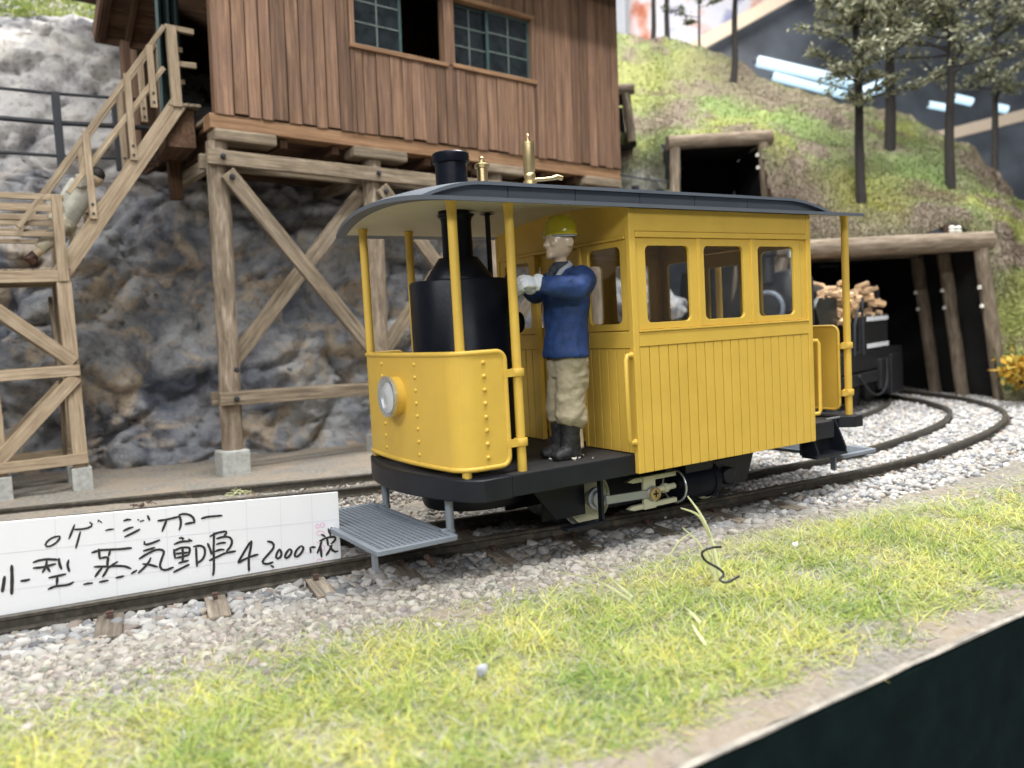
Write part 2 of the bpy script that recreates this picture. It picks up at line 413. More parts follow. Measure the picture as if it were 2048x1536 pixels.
# under-frame: bowed front beam, side sills, floor
b = MB()
front = [(-2.03 + .215 * y * y, y) for y in np.linspace(-1.0, 1.0, 15)]
poly = [(-1.40, -1.15), (-1.68, -1.15), (-1.76, -1.09)] + [(x, y) for x, y in front] + [(-1.76, 1.09), (-1.68, 1.15), (-1.40, 1.15)]
b.prism([(x, y, .285) for x, y in poly], (0, 0, .197)); mk('front_beam', b, 'black', RC, 30, .012)
b = MB(); b.box((-1.396, -1.14, .29), (3.0, -1.05, .476)); mk('side_sill', b, 'black', RC, None, .008)
b = MB(); b.box((-1.396, 1.05, .29), (3.0, 1.14, .476)); mk('side_sill', b, 'black', RC, None, .008)
b = MB(); b.box((-1.396, -1.135, .4735), (3.0, 1.135, .4795)); b.prism([(-2.0 + .2 * y * y, y, .483) for y in np.linspace(-.97, .97, 13)] + [(-1.39, 1.0, .483), (-1.39, -1.0, .483)], (0, 0, .004)); mk('floor', b, 'floor', RC)
b = MB(); b.prism([(3.25, -1.02, .36), (3.38, -1.16, .36), (3.52, -1.16, .36), (3.52, 1.16, .36), (3.38, 1.16, .36), (3.25, 1.02, .36)], (0, 0, .135)); mk('rear_beam', b, 'black', RC, None, .01)
b = MB(); b.box((3.0, -1.0, .40), (3.26, 1.0, .47)); mk('rear_floor', b, 'floor', RC)
b = MB(); b.tube([(3.02, -1.02, .485), (3.3, -1.02, .485)], .012, 8); mk('rear_rail', b, 'steel', RC, 40)
# dash panel (front apron), bowed in plan, returns along both sides
def dash_path(z, inset=0):
    P = [(-1.34, -1.0)]
    P += [(-1.62, -1.0)]
    for a in np.linspace(0, 1, 7)[1:]:
        t = a * math.pi / 2
        P.append((-1.62 - .19 * math.sin(t) , -1.0 + .17 * (1 - math.cos(t))))
    for y in np.linspace(-.72, .72, 9): P.append((-1.872 + .085 * y * y, y))
    for a in np.linspace(0, 1, 7)[:-1]:
        t = (1 - a) * math.pi / 2
        P.append((-1.62 - .19 * math.sin(t), 1.0 - .17 * (1 - math.cos(t))))
    P += [(-1.62, 1.0), (-1.34, 1.0)]
    return [Vector((x, y, z)) for x, y in P]
def plate(path, z0, z1, th=.03, rc=.08):
    """bent plate with rounded upper/lower corners at both ends"""
    mb = MB(); P = path; n = len(P); acc = [0]
    for i in range(1, n): acc.append(acc[-1] + (P[i] - P[i - 1]).length)
    L = acc[-1]; S = sorted(set([round(a, 4) for a in acc] + [L * 0 + rc * (1 - math.cos(R_(k * 15))) for k in range(7)] + [L - rc * (1 - math.cos(R_(k * 15))) for k in range(7)]))
    def at(s):
        for i in range(1, n):
            if s <= acc[i] + 1e-9: 
                t = (s - acc[i - 1]) / (acc[i] - acc[i - 1]); return P[i - 1].lerp(P[i], t), (P[i] - P[i - 1]).normalized()
        return P[-1], (P[-1] - P[-2]).normalized()
    top = []; bot = []; nr = []
    for s in S:
        e = min(s, L - s); d = 0 if e >= rc else rc - math.sqrt(max(0, rc * rc - (rc - e) ** 2))
        p, t = at(s); nn = Vector((t.y, -t.x, 0)); nr.append(nn)
        top.append((p, z1 - d)); bot.append((p, z0 + d))
    vs = []; 
    for (p, zt), (_, zb), nn in zip(top, bot, nr):
        for off in (0, -th):
            q = p + nn * off; vs += [(q.x, q.y, zb), (q.x, q.y, zt)]
    fs = []
    for i in range(len(S) - 1):
        a, c = i * 4, i * 4 + 4
        fs += [(a, c, c + 1, a + 1), (a + 2, a + 3, c + 3, c + 2), (a + 1, c + 1, c + 3, a + 3), (a, a + 2, c + 2, c)]
    fs += [(0, 1, 3, 2), (len(vs) - 4, len(vs) - 2, len(vs) - 1, len(vs) - 3)]
    mb.add(vs, fs); edge = [Vector((p.x, p.y, z)) - n_ * th * .75 for (p, z), n_ in zip(top, nr)] + [Vector((p.x, p.y, z)) - n_ * th * .75 for (p, z), n_ in reversed(list(zip(bot, nr)))]
    return mb, edge, at, L
DZ0, DZ1 = .555, 1.555
pm, edge, dat, DL = plate(dash_path(0), DZ0, DZ1)
dash = mk('dash_panel', pm, 'yellow', RC, 35)
b = MB(); b.tube(edge, .024, 8, closed=True); mk('rim', b, 'yellow', dash, 60)
# rivets: three columns on the front, one on each return
b = MB(); b.lathe([(.020, 0), (.019, .006), (.013, .014), (.004, .018)], (0, 0, 0), (0, 0, 1), 10); riv = None
def put_rivet(s, z):
    global riv
    p, t = dat(s); nn = Vector((t.y, -t.x, 0))
    if nn.x > .3 : nn = -nn
    if abs(nn.y) > .8 and nn.y * p.y < 0: nn = -nn
    if riv is None:
        riv = mk('rivet', b, 'yellow', dash, 50, raw=True); o = riv
    else: o = riv.copy(); COL.objects.link(o); o.parent = dash
    inv = XF[RC.name]
    o.location = inv @ Vector((p.x, p.y, z)) + nn * .0305; o.rotation_euler = nn.to_track_quat('Z', 'Y').to_euler()
def s_at_y(y):
    best = min(np.linspace(0, DL, 900), key=lambda s: abs(dat(s)[0].y - y) + (5 if dat(s)[0].x > -1.7 else 0)); return best
RR = [.085 + k * .1175 for k in range(8)]
for y in (-.36, .36):
    for k in range(8): put_rivet(s_at_y(y), DZ1 - RR[k])
for y in (.0,):
    for k in (0, 1, 6, 7): pass
for s in (.2, DL - .2):
    for k in range(8): put_rivet(s + (.02 if s < 1 else -.02), DZ1 - RR[k])
# headlamp
b = MB(); X0 = -1.885
b.lathe([(.20, 0), (.20, .03), (.185, .035), (.185, .11), (.192, .115), (.192, .120), (.15, .121)], (X0 + .02, .02, 1.17), (-1, 0, 0), 36); hl = mk('headlamp', b, 'yellow', RC, 40)
b = MB(); b.lathe([(.194, -.01), (.194, .024), (.150, .014), (.146, -.012)], (X0 - .112, .02, 1.17), (-1, 0, 0), 36); mk('lamp_rim', b, 'silver', hl, 40)
b = MB(); b.lathe([(.148, 0), (.12, .010), (.07, .018), (.0, .022)], (X0 - .108, .02, 1.17), (-1, 0, 0), 36, False); mk('lens', b, 'lens', hl, 60)
# posts with brackets
def arcz(y): return 2.80 + .12 * (1 - (y / 1.29) ** 2)
def post(x, y, top, base=ZF - .01, r=.043, brackets=(), out=1):
    mb = MB(); top = arcz(y) - .006; mb.tube([(x, y, base), (x, y, top - .10), (x, y, top - .04), (x, y, top)], [r, r * .97, r * 1.03, r * 1.25], 16)
    p = mk('post', mb, 'yellow', RC, 50)
    for z in brackets:
        mb = MB(); mb.lathe([(r + .016, -.035), (r + .02, -.03), (r + .02, .03), (r + .016, .035)], (x, y, z), (0, 0, 1), 16)
        mb.box((x - .16 * out if out > 0 else x - .04, y - .035, z - .034), (x + .0 if out > 0 else x + .1, y - .012, z + .034)); mk('bracket', mb, 'yellow', p, 40)
for sy in (-1, 1):
    post(-1.735 if sy < 0 else -1.755, sy * .95, 2.80)
    post(-1.205, sy * 1.01, 2.80, brackets=(1.36, .74))
    post(3.48, sy * 1.0, 2.79, .485, brackets=(1.32, .76))
# boiler
BX = -1.17
b = MB(); b.lathe([(.495, .49), (.495, 2.215), (.482, 2.235), (.33, 2.238), (.32, 2.25)], (BX, 0, 0), seg=56); boil = mk('boiler', b, 'blackgloss', RC, 35)
b = MB(); b.lathe([(.33, 2.235), (.325, 2.27), (.20, 2.45), (.19, 2.46), (.15, 2.462)], (BX, 0, 0), seg=48); mk('smoke_cone', b, 'blackgloss', boil, 30)
b = MB(); b.lathe([(.15, 2.45), (.147, 2.80), (.155, 2.84), (.185, 2.875)], (BX, 0, 0), seg=40); mk('lower_stack', b, 'blackgloss', boil, 35)
b = MB(); b.lathe([(.156, 2.85), (.156, 3.365), (.178, 3.37), (.182, 3.38), (.180, 3.455), (.165, 3.468), (.135, 3.468), (.13, 3.30)], (BX - .02, 0, 0), seg=40); mk('smokestack', b, 'blackgloss', boil, 35)
b = MB(); b.lathe([(.50, .30), (.50, .10), (.48, .05), (.2, .03)], (BX, 0, 0), seg=48); mk('ash_pan', b, 'black', boil, 35)
b = MB(); b.box((-.735, -.26, 1.2), (-.68, -.12, 2.22)); b.lathe([(.07, 0), (.07, .055)], (-.735, -.19, 2.22), (1, 0, 0), 20); mk('water_gauge_column', b, 'blackgloss', boil, 40, .015)
b = MB(); b.lathe([(.04, -.12), (.04, 0), (.10, .0), (.11, .015), (.11, .06), (.07, .08)], (-.60, -.06, 1.80), (1, 0, 0), 28); mk('regulator_wheel', b, 'blackgloss', boil, 60)
b = MB(); b.tube([(-.80, 0.02, 2.2), (-.80, 0.02, 2.93)], .026, 10); b.lathe([(.075, 2.895), (.05, 2.90), (.03, 2.88)], (-.80, 0.02, 0)); mk('steam_pipe', b, 'black', boil, 40)
b = MB(); b.box((-.68, -.2, .62), (-.63, .2, 1.0)); b.lathe([(.1, 0), (.1, .06)], (-.66, -.0, .8), (1, 0, 0), 20); mk('fire_door', b, 'black', boil, 40, .01)
# brass fittings
b = MB(); b.lathe([(.056, 3.0), (.055, 3.345), (.072, 3.35), (.075, 3.385), (.055, 3.395), (.036, 3.40), (.036, 3.425), (.022, 3.43), (.026, 3.45), (.018, 3.462)], (-.83, .02, 0), seg=18); mk('safety_valve', b, 'brass', RC, 40)
b = MB(); b.lathe([(.072, 3.1), (.07, 3.25), (.05, 3.26), (.062, 3.29), (.062, 3.315), (.052, 3.33), (.056, 3.35), (.062, 3.36), (.062, 3.62), (.066, 3.625), (.066, 3.645), (.03, 3.65), (.012, 3.66), (.008, 3.70), (.018, 3.715), (.004, 3.735)], (-.26, .02, 0), seg=20); wh = mk('steam_whistle', b, 'brass', RC, 35)
b = MB(); b.tube(crom([(-.22, .0, 3.26), (-.10, -.02, 3.27), (.0, -.02, 3.285), (.06, -.02, 3.30), (.12, -.02, 3.29)], 4), [.020] * 9 + [.026] * 8, 10); mk('whistle_lever', b, 'brass', wh, 50)
# roof: low arched deck and raised clerestory with swept ends
NX = 44; XS = np.linspace(-2.08, 3.44, NX); YS = np.linspace(-1.29, 1.29, 21)
b = MB(); vs = []
def fx(x, y):
    t = max(0, (-1.5 - x) / .58)
    return x + t * .16 * (y / 1.29) ** 2
for dz in (0, .035):
    for x in XS:
        for y in YS: vs.append((fx(x, y), y, arcz(y) + dz - .005))
ny = len(YS); nn_ = NX * ny; fs = []
for i in range(NX - 1):
    for j in range(ny - 1):
        a = i * ny + j; fs += [(a, a + 1, a + ny + 1, a + ny), (nn_ + a, nn_ + a + ny, nn_ + a + ny + 1, nn_ + a + 1)]
for i in range(NX - 1):
    for j in (0, ny - 1):
        a = i * ny + j; fs.append((a, a + ny, nn_ + a + ny, nn_ + a))
for j in range(ny - 1):
    for i in (0, NX - 1):
        a = i * ny + j; fs.append((a, a + 1, nn_ + a + 1, nn_ + a))
b.add(vs, fs)
roof = mk('roof', b, 'roofgrey', RC, 30)
MT['under'] = plain('cream_roof_underside', (.56, .51, .34), .6, var=.04, bst=.04)
b = MB(); vs = [(fx(x, y), y, arcz(y) - .0085) for x in XS[1:-1] for y in YS[1:-1]]; w = ny - 2
b.add(vs, [(i * w + j, i * w + j + 1, (i + 1) * w + j + 1, (i + 1) * w + j) for i in range(NX - 3) for j in range(w - 1)]); mk('roof_lining', b, 'under', roof, 30)
# clerestory: top height profile along x
def ctop(x):
    def sm(t): t = max(0, min(1, t)); return math.sin(t * math.pi / 2) ** .9
    return min(sm((x + 2.075) / .72), sm((3.36 - x) / .78))
CY = .93
XC = np.array(list(np.linspace(-2.075, -1.3, 18)) + list(np.linspace(-1.1, 2.4, 10)) + list(np.linspace(2.55, 3.36, 16)))
YC = np.linspace(-CY, CY, 15)
def lipz(x, y): return arcz(y) + .03 + (2.998 - arcz(CY)) * ctop(x) * 1.0 + .0 * ctop(x) * (1 - (y / CY) ** 2) - (0 if ctop(x) > .02 else 0)
b = MB(); vs = []; th = .03
for dz in (-th, 0):
    for x in XC:
        for y in YC: vs.append((fx(x, y), y, lipz(x, y) + dz + .004))
ny = len(YC); N = len(XC); nn_ = N * ny; fs = []
for i in range(N - 1):
    for j in range(ny - 1):
        a = i * ny + j; fs += [(a, a + 1, a + ny + 1, a + ny), (nn_ + a, nn_ + a + ny, nn_ + a + ny + 1, nn_ + a + 1)]
    for j in (0, ny - 1):
        a = i * ny + j; fs.append((a, a + ny, nn_ + a + ny, nn_ + a))
for j in range(ny - 1):
    for i in (0, N - 1):
        a = i * ny + j; fs.append((a, a + 1, nn_ + a + 1, nn_ + a))
b.add(vs, fs); cl = mk('clerestory', b, 'roofgrey', roof, 30)
edges_x = [-1.95, -1.1, -.35, .45, 1.2, 2.0, 3.28]
for sy in (-1, 1):
    for k in range(6):
        xa, xb = edges_x[k] + .004, edges_x[k + 1] - .004; xs = np.linspace(xa, xb, 8); y0 = sy * (CY - .075)
        lo = [(x, y0, arcz(y0) + .02) for x in xs]; hi = [(x, y0, max(arcz(y0) + .022, lipz(x, y0) - th)) for x in xs]
        b = MB(); b.prism(lo + hi[::-1], (0, -sy * .02, 0)); mk('clerestory_panel', b, 'roofgrey', roof)
# saloon -----------------------------------------------------------------
def hole_frame(x0, x1, z0, z1, h, r, y0, th):
    o = rrect(x0, x1, z0, z1, .0006); i = rrect(h[0], h[1], h[2], h[3], r)
    mb = MB(); mb.ring([(x, y0, z) for x, z in o], [(x, y0, z) for x, z in i], (0, th, 0)); return mb
SL = 2.6; T = .05
WINS = [(.20, .775), (.975, 1.545), (1.765, 2.335)]; BORD = [.07, .895, 1.67, 2.445]
for sy in (-1, 1):
    yo = sy * HW; yi = -sy * T
    def bxy(x0, x1, z0, z1, out=0, deep=T):
        mb = MB(); a, c = yo + sy * out, yo - sy * deep
        mb.box((x0, min(a, c), z0), (x1, max(a, c), z1)); return mb
    mk('fascia_board', bxy(.07, 2.53, 2.592, ZT + .03), 'yellow', RC, None, .006)
    mk('cornice_strip', bxy(.07, 2.53, 2.535, 2.589, .014), 'yellow', RC, None, .008)
    mk('waist_rail', bxy(.07, 2.53, 1.505, 1.64, .006), 'yellow', RC, None, .006)
    mk('sill_strip', bxy(.07, 2.53, 1.643, 1.662, .016), 'yellow', RC, None, .004)
    for x0, x1 in ((-.0035, .068), (2.532, SL + .0035)): mk('corner_post', bxy(x0, x1, ZB, ZT + .03, .006, .06), 'yellow', RC, None, .008)
    for k, (w0, w1) in enumerate(WINS):
        fr = mk('window_frame', hole_frame(BORD[k] + .006, BORD[k + 1] - .006, 1.665, 2.532, (w0, w1, 1.728, 2.46), .055, yo - sy * .012, -sy * .038), 'yellow', RC, None, .005)
        mb = MB(); mb.box((w0 - .03, min(yo - sy * .04, yo - sy * .046), 1.70), (w1 + .03, max(yo - sy * .04, yo - sy * .046), 2.49)); mk('window_pane', mb, 'pane', fr)
    for x in BORD[1:3]: mk('window_mullion', bxy(x - .022, x + .022, 1.664, 2.533, .002), 'yellow', RC, None, .005)
    mk('window_edge_strip', bxy(2.449, 2.531, 1.664, 2.533, -.02), 'yellow', RC)
    mb = MB(); mb.box((.06, min(yo - sy * .03, yo - sy * .06), ZB + .01), (2.54, max(yo - sy * .03, yo - sy * .06), 1.51)); mk('side_backing', mb, 'yellow', RC)
    for k in range(20):
        x0 = .07 + k * .123; mb = MB(); mb.box((x0 + .005, min(yo, yo - sy * .03), ZB), (x0 + .118, max(yo, yo - sy * .03), 1.502)); mk('board', mb, 'yellow', RC, None, .005)
for xe, sx in ((0, -1), (SL, 1)):
    xo = xe; 
    def bxx(y0, y1, z0, z1, out=0, deep=T):
        mb = MB(); a, c = xo + sx * out, xo - sx * deep
        mb.box((min(a, c), y0, z0), (max(a, c), y1, z1)); return mb
    # arched gable above the cornice
    ys = np.linspace(-1.185, 1.185, 15)
    mb = MB(); mb.prism([(xo, y, 2.56) for y in (1.185, -1.185)] + [(xo, y, arcz(y) - .009) for y in ys], (-sx * T, 0, 0)); mk('gable_panel', mb, 'yellow', RC)
    mk('end_cornice', bxx(-1.12, 1.12, 2.525, 2.557, .012), 'yellow', RC, None, .004)
    for s in (-1, 1):
        ya, yb = sorted((s * 1.185, s * .41)); wa, wb = sorted((s * 1.03, s * .53))
        o = rrect(ya, yb, 1.665, 2.523, .0006); i = rrect(wa, wb, 1.73, 2.465, .06)
        mb = MB(); mb.ring([(xo + sx * -.008, y, z) for y, z in o], [(xo - sx * .008, y, z) for y, z in i], (-sx * .04, 0, 0)); fr = mk('end_window_frame', mb, 'yellow', RC, None, .005)
        mb = MB(); a, c = sorted((xo - sx * .03, xo - sx * .036)); mb.box((a, wa - .03, 1.70), (c, wb + .03, 2.49)); mk('window_pane', mb, 'pane', fr)
        mk('end_waist_rail', bxx(ya, yb, 1.495, 1.655, .004), 'yellow', RC, None, .005)
        mk('end_backing', bxx(ya + .005, yb - .005, .50, 1.5, -.03, .06), 'yellow', RC)
        n = 6; w = (yb - ya) / n
        for k in range(n): mk('end_board', bxx(ya + k * w + .005, ya + (k + 1) * w - .005, .49, 1.49, 0, .03), 'yellow', RC, None, .005)
        mk('door_post', bxx(s * .41 - .025, s * .41 + .025, .49, 2.523, .012), 'yellow', RC, None, .006)
    # recessed door
    o = rrect(-.375, .375, .52, 2.515, .0006); i = rrect(-.25, .25, 1.69, 2.35, .02)
    mb = MB(); mb.ring([(xo - sx * .06, y, z) for y, z in o], [(xo - sx * .06, y, z) for y, z in i], (-sx * .035, 0, 0)); d = mk('saloon_door', mb, 'yellow', RC, None, .004)
    mb = MB(); a, c = sorted((xo - sx * .075, xo - sx * .081)); mb.box((a, -.27, 1.67), (c, .27, 2.37)); mk('door_pane', mb, 'pane', d)
    for y in (-.22, 0, .22): 
        mb = MB(); a, c = sorted((xo - sx * .05, xo - sx * .06)); mb.box((a, y - .1, .6), (c, y + .1, 1.5)); mk('door_panel', mb, 'yellow', d, None, .006)
    mb = MB(); a, c = sorted((xo - sx * .02, xo - sx * .06)); mb.sphere((xo - sx * .02, -.30, 1.5), .028); mk('door_knob', mb, 'brass', d, 60)
# handrails
def grab(x, y, z0, z1, off):
    mb = MB(); o = Vector(off)
    P = [Vector((x, y, z0)), Vector((x, y, z0)) + o * .8, Vector((x, y, z0 + .04)) + o, Vector((x, y, z1 - .04)) + o, Vector((x, y, z1)) + o * .8, Vector((x, y, z1))]
    mb.tube(P, .021, 10); 
    for z in (z0, z1): mb.sphere((x, y, z), .034, 10, 6)
    mk('handrail', mb, 'yellow', RC, 50)
for sy in (-1, 1):
    grab(-.005, sy * 1.155, .60, 1.43, (-.115, sy * .05, 0)); grab(SL + .002, sy * 1.16, .60, 1.42, (.085, sy * .04, 0))
# rear dash and its step
Pd = [Vector((3.40, y, 0)) for y in np.linspace(-.95, .95, 9)]
pm, edge, _, _ = plate(Pd, .56, 1.555); rd = mk('rear_dash', pm, 'yellow', RC, 35)
b = MB(); b.tube(edge, .018, 8, closed=True); mk('rim', b, 'yellow', rd, 60)
for sy in (-1, 1):
    y0, y1 = sy * 1.17, sy * .96
    b = MB()
    b.box((2.64, min(y0, y1), .075), (3.2, max(y0, y1), .105))
    for x in (2.66, 3.16):
        b.prism([(x, y0, .10), (x, y0, .16), (x, sy * 1.02, .50), (x, y1, .50), (x, y1, .10)], (.025, 0, 0))
    b.box((2.64, min(y1, y1 - sy * .025), .10), (3.2, max(y1, y1 - sy * .025), .42)); mk('rear_step', b, 'black', RC, None, .006)
# running gear
WR = .27
def wheel(x, y):
    mb = MB(); s = -1 if y < 0 else 1
    mb.lathe([(WR - .01, 0), (WR, .01), (WR, .07), (WR - .03, .075), (WR - .035, .055), (.07, .06), (.06, .10), (.0, .10)], (x, y - s * .05, -.04), (0, s, 0), 40); w = mk('wheel', mb, 'cream', RC, 35)
    mb = MB(); mb.lathe([(WR + .035, 0), (WR + .035, .02)], (x, y - s * .075, -.04), (0, s, 0), 40); mk('flange', mb, 'steel', w, 35)
for x in (-.05, 1.62):
    for y in (-.43, .43): wheel(x, y)
    mb = MB(); mb.tube([(x, -.5, -.04), (x, .5, -.04)], .04, 12); mk('axle', mb, 'steel', RC, 40)
for sy in (-1, 1):
    mb = MB(); y = sy * .60
    mb.prism([(-.95, y, .29), (-.60, y, -.14), (-.24, y, -.14), (-.24, y, .16), (-.02, y, .20), (.3, y, .22), (.3, y, .29)], (0, .03 * sy, 0)); mk('frame_bracket', mb, 'black', RC, None, .006)
    for q in ((-.62, .12), (-.55, .0), (-.50, -.07), (-.73, .2)):
        pass
    mb = MB(); mb.prism([(1.30, y, .29), (1.30, y, -.16), (2.08, y, -.16), (2.28, y, .29)], (0, .03 * sy, 0)); mk('rear_frame_plate', mb, 'black', RC, None, .006)
    mb = MB(); mb.box((1.50, min(y, y + sy * .06), -.17), (1.92, max(y, y + sy * .06), .16)); mb.lathe([(.10, 0), (.10, .05), (.085, .07)], (1.72, y + sy * .06, -.03), (0, sy, 0), 24); mk('axlebox', mb, 'black', RC, 40, .008)
    mb = MB(); mb.box((-.58, min(sy * .33, sy * .36), -.21), (2.1, max(sy * .33, sy * .36), .29)); mk('inner_frame', mb, 'black', RC)
    yc = sy * .76
    mb = MB(); mb.lathe([(.165, 0), (.175, .02), (.175, .42), (.19, .425), (.19, .50), (.15, .505)], (.86, yc, .0), (1, 0, 0), 32); cyl = mk('steam_cylinder', mb, 'blackgloss', RC, 35)
    mb = MB(); mb.box((.90, min(yc - .12, yc + .12), .13), (1.30, max(yc - .12, yc + .12), .28)); mk('valve_chest', mb, 'black', cyl, None, .01)
    mb = MB(); mb.tube([(.845, yc + .175 * math.cos(a), .175 * math.sin(a)) for a in np.linspace(0, 2 * math.pi, 33)[:-1]], .012, 8, closed=True); mk('cylinder_ring', mb, 'silver', cyl, 60)
    mb = MB()
    for z0, z1 in ((.115, .165), (-.165, -.115)): mb.prism([(.16, yc, (z0 + z1) / 2), (.24, yc, z0), (.83, yc, z0), (.83, yc, z1), (.24, yc, z1)], (0, sy * .05, 0))
    mk('slide_bar', mb, 'cream', RC, None, .006)
    mb = MB(); mb.box((.36, min(yc + sy * .03, yc + sy * .07), -.17), (.52, max(yc + sy * .03, yc + sy * .07), .17)); mk('crosshead', mb, 'cream', RC, None, .006)
    mb = MB(); mb.tube([(.5, yc, -.01), (.84, yc, -.0)], .032, 12); mb.lathe([(.05, 0), (.05, .05)], (.68, yc, -.005), (1, 0, 0), 16); mk('piston_rod', mb, 'cream', RC, 40)
    yr = yc + sy * .10
    mb = MB(); mb.beam((-.16, yr, .02), (.46, yr, -.005), .025, .085); mb.lathe([(.075, 0), (.075, .03)], (.45, yr - .015, -.005), (0, 1, 0), 20); mk('connecting_rod', mb, 'steel', RC, 40, .006)
    mb = MB(); mb.lathe([(.062, 0), (.066, .01), (.066, .04), (.05, .045), (.046, .038), (0, .036)], (.45, yr + sy * .012, -.005), (0, sy, 0), 24); sc = mk('cross_head_screw', mb, 'brass', RC, 35)
    mb = MB(); mb.box((.415, min(yr + sy * .045, yr + sy * .052), -.014), (.485, max(yr + sy * .045, yr + sy * .052), .004)); mb.box((.441, min(yr + sy * .0455, yr + sy * .0525), -.04), (.459, max(yr + sy * .0455, yr + sy * .0525), .03)); mk('screw_slot', mb, 'black', sc)
    mb = MB(); mb.lathe([(.11, 0), (.11, .04), (.085, .045), (.085, .09), (.05, .10)], (-.17, yc - sy * .06, .02), (0, sy, 0), 24); mk('crank_boss', mb, 'steel', RC, 35)
    mb = MB(); ys = sy * .92
    mb.beam((-.27, ys, .29), (-.27, ys, -.16), .07, .03, (1, 0, 0)); mb.prism([(-.72, ys - .06, -.175), (-.30, ys - .06, -.175), (-.20, ys, -.175), (-.30, ys + .06, -.175), (-.72, ys + .06, -.175)], (0, 0, .035)); mk('foot_step', mb, 'black', RC, None, .008)
# wire track-guard grates ahead of and behind the car
def grate(x0, x1, z, legx):
    fr = MB(); t = .05
    fr.ring([(x, y, z) for x, y in rrect(x0, x1, -.93, .93, .03)], [(x, y, z) for x, y in rrect(x0 + t, x1 - t, -.93 + t, .93 - t, .002)], (0, 0, .045)); g = mk('guard_grate', fr, 'greypla', RC, 30, .006)
    nx, ny = 13, 30
    for k in range(1, nx):
        x = x0 + t + (x1 - x0 - 2 * t) * k / nx; mb = MB(); mb.box((x - .009, -.89, z + .012), (x + .009, .89, z + .042)); mk('grate_bar', mb, 'greypla', g)
    for k in range(1, ny):
        y = -.88 + 1.76 * k / ny; mb = MB(); mb.box((x0 + t - .005, y - .008, z + .006), (x1 - t + .005, y + .008, z + .036)); mk('grate_cross_bar', mb, 'greypla', g)
    for sy in (-1, 1):
        mb = MB(); mb.tube([(legx, sy * .70, .30), (legx, sy * .70, z + .05), (legx + (x0 - legx) * .12, sy * .70, z + .03)], .038, 12); mb.sphere((legx, sy * .70, z + .03), .045, 12, 8); mk('grate_leg', mb, 'greypla', g, 50)
        mb = MB(); mb.beam((x0 + .05, sy * .75, z), (x0 + .05, sy * .75, z - .16), .03, .07); mk('grate_foot', mb, 'greypla', g)
grate(-2.60, -1.84, -.045, -1.80)
grate(3.45, 4.12, -.05, 3.42)
# ------------------------------------------------------------------ driver on the front platform
PB = Vector((-.45, -.73, ZF + .004))
DR = thing('person', 'driver in a yellow helmet, blue jacket and khaki trousers on the front platform', 'person', PB)
def L(f, l, u): return PB + Vector((-f, -l, u))          # f forward (to the car front), l towards the camera side, u up
def loft(mb, rows, ref, seg=18):
    mb.tube([r[0] for r in rows], [r[1] for r in rows], seg, True, [r[2] for r in rows], ref)
# continuous body under the clothes
b = MB(); FR = (-1, 0, 0)
loft(b, [(L(0, 0, .95), .10, .15), (L(0, 0, 1.2), .11, .17), (L(-.01, 0, 1.55), .12, .2), (L(0, 0, 1.74), .08, .16), (L(.01, 0, 1.80), .065, .07), (L(.02, 0, 1.90), .062, .062)], FR)
for s in (1, -1):
    b.tube([L(0, s * .09, 1.0), L(.02, s * .10, .55), L(-.02, s * .10, .08)], [.09, .07, .05], 12)
    b.tube([L(.0, s * .2, 1.68), L(.16, s * .30, 1.62), L(.40, s * .22, 1.64)], [.06, .055, .045], 12)
b.sphere(L(.02, 0, 2.06), (.145, .118, .172), 24, 16)            # skull
b.sphere(L(.055, 0, 1.985), (.105, .098, .10), 18, 12)           # jaw
b.sphere(L(.135, 0, 1.925), (.038, .05, .034), 12, 8)            # chin
b.tube([L(.15, 0, 2.085), L(.178, 0, 2.035), L(.185, 0, 2.01)], [.016, .024, .03], 10)
b.sphere(L(.17, 0, 2.01), (.028, .034, .018), 10, 8)
b.tube([L(.148, -.065, 2.115), L(.162, 0, 2.108), L(.148, .065, 2.115)], .022, 8)
b.sphere(L(.13, .06, 2.03), (.035, .03, .035), 10, 8); b.sphere(L(.13, -.06, 2.03), (.035, .03, .035), 10, 8)
b.tube([L(.148, -.035, 1.968), L(.162, 0, 1.97), L(.148, .035, 1.968)], .012, 8)
b.tube([L(.146, -.03, 1.952), L(.16, 0, 1.95), L(.146, .03, 1.952)], .013, 8)
for s in (1, -1):
    b.sphere(L(-.01, s * .118, 2.045), (.036, .018, .05), 10, 8); b.tube([L(-.02, s * .128, 2.085), L(-.045, s * .132, 2.05), L(-.03, s * .128, 2.0)], .011, 6)
body = mk('body', b, 'skin', DR, 60, remesh=(.0115, 3))
for s in (1, -1):
    b = MB(); b.sphere(L(.138, s * .045, 2.078), (.012, .019, .011), 10, 8); mk('eye', b, 'hair', body, 60)
# helmet
b = MB(); prof = [(.160, 2.125), (.158, 2.15), (.152, 2.20), (.133, 2.255), (.10, 2.292), (.05, 2.306), (.0, 2.31)]
b.lathe(prof, L(.0, 0, 0) - Vector((0, 0, 0)), (0, 0, 1), 32)
b.lathe([(.174, 2.112), (.177, 2.120), (.160, 2.140), (.150, 2.13)], L(.005, 0, 0), (0, 0, 1), 32, False)
mk('helmet', b, 'helmet', DR, 40)
b = MB(); b.lathe([(.150, 2.095), (.158, 2.125)], L(.0, 0, 0), (0, 0, 1), 28, False); mk('helmet_liner', b, 'collar', DR, 60)
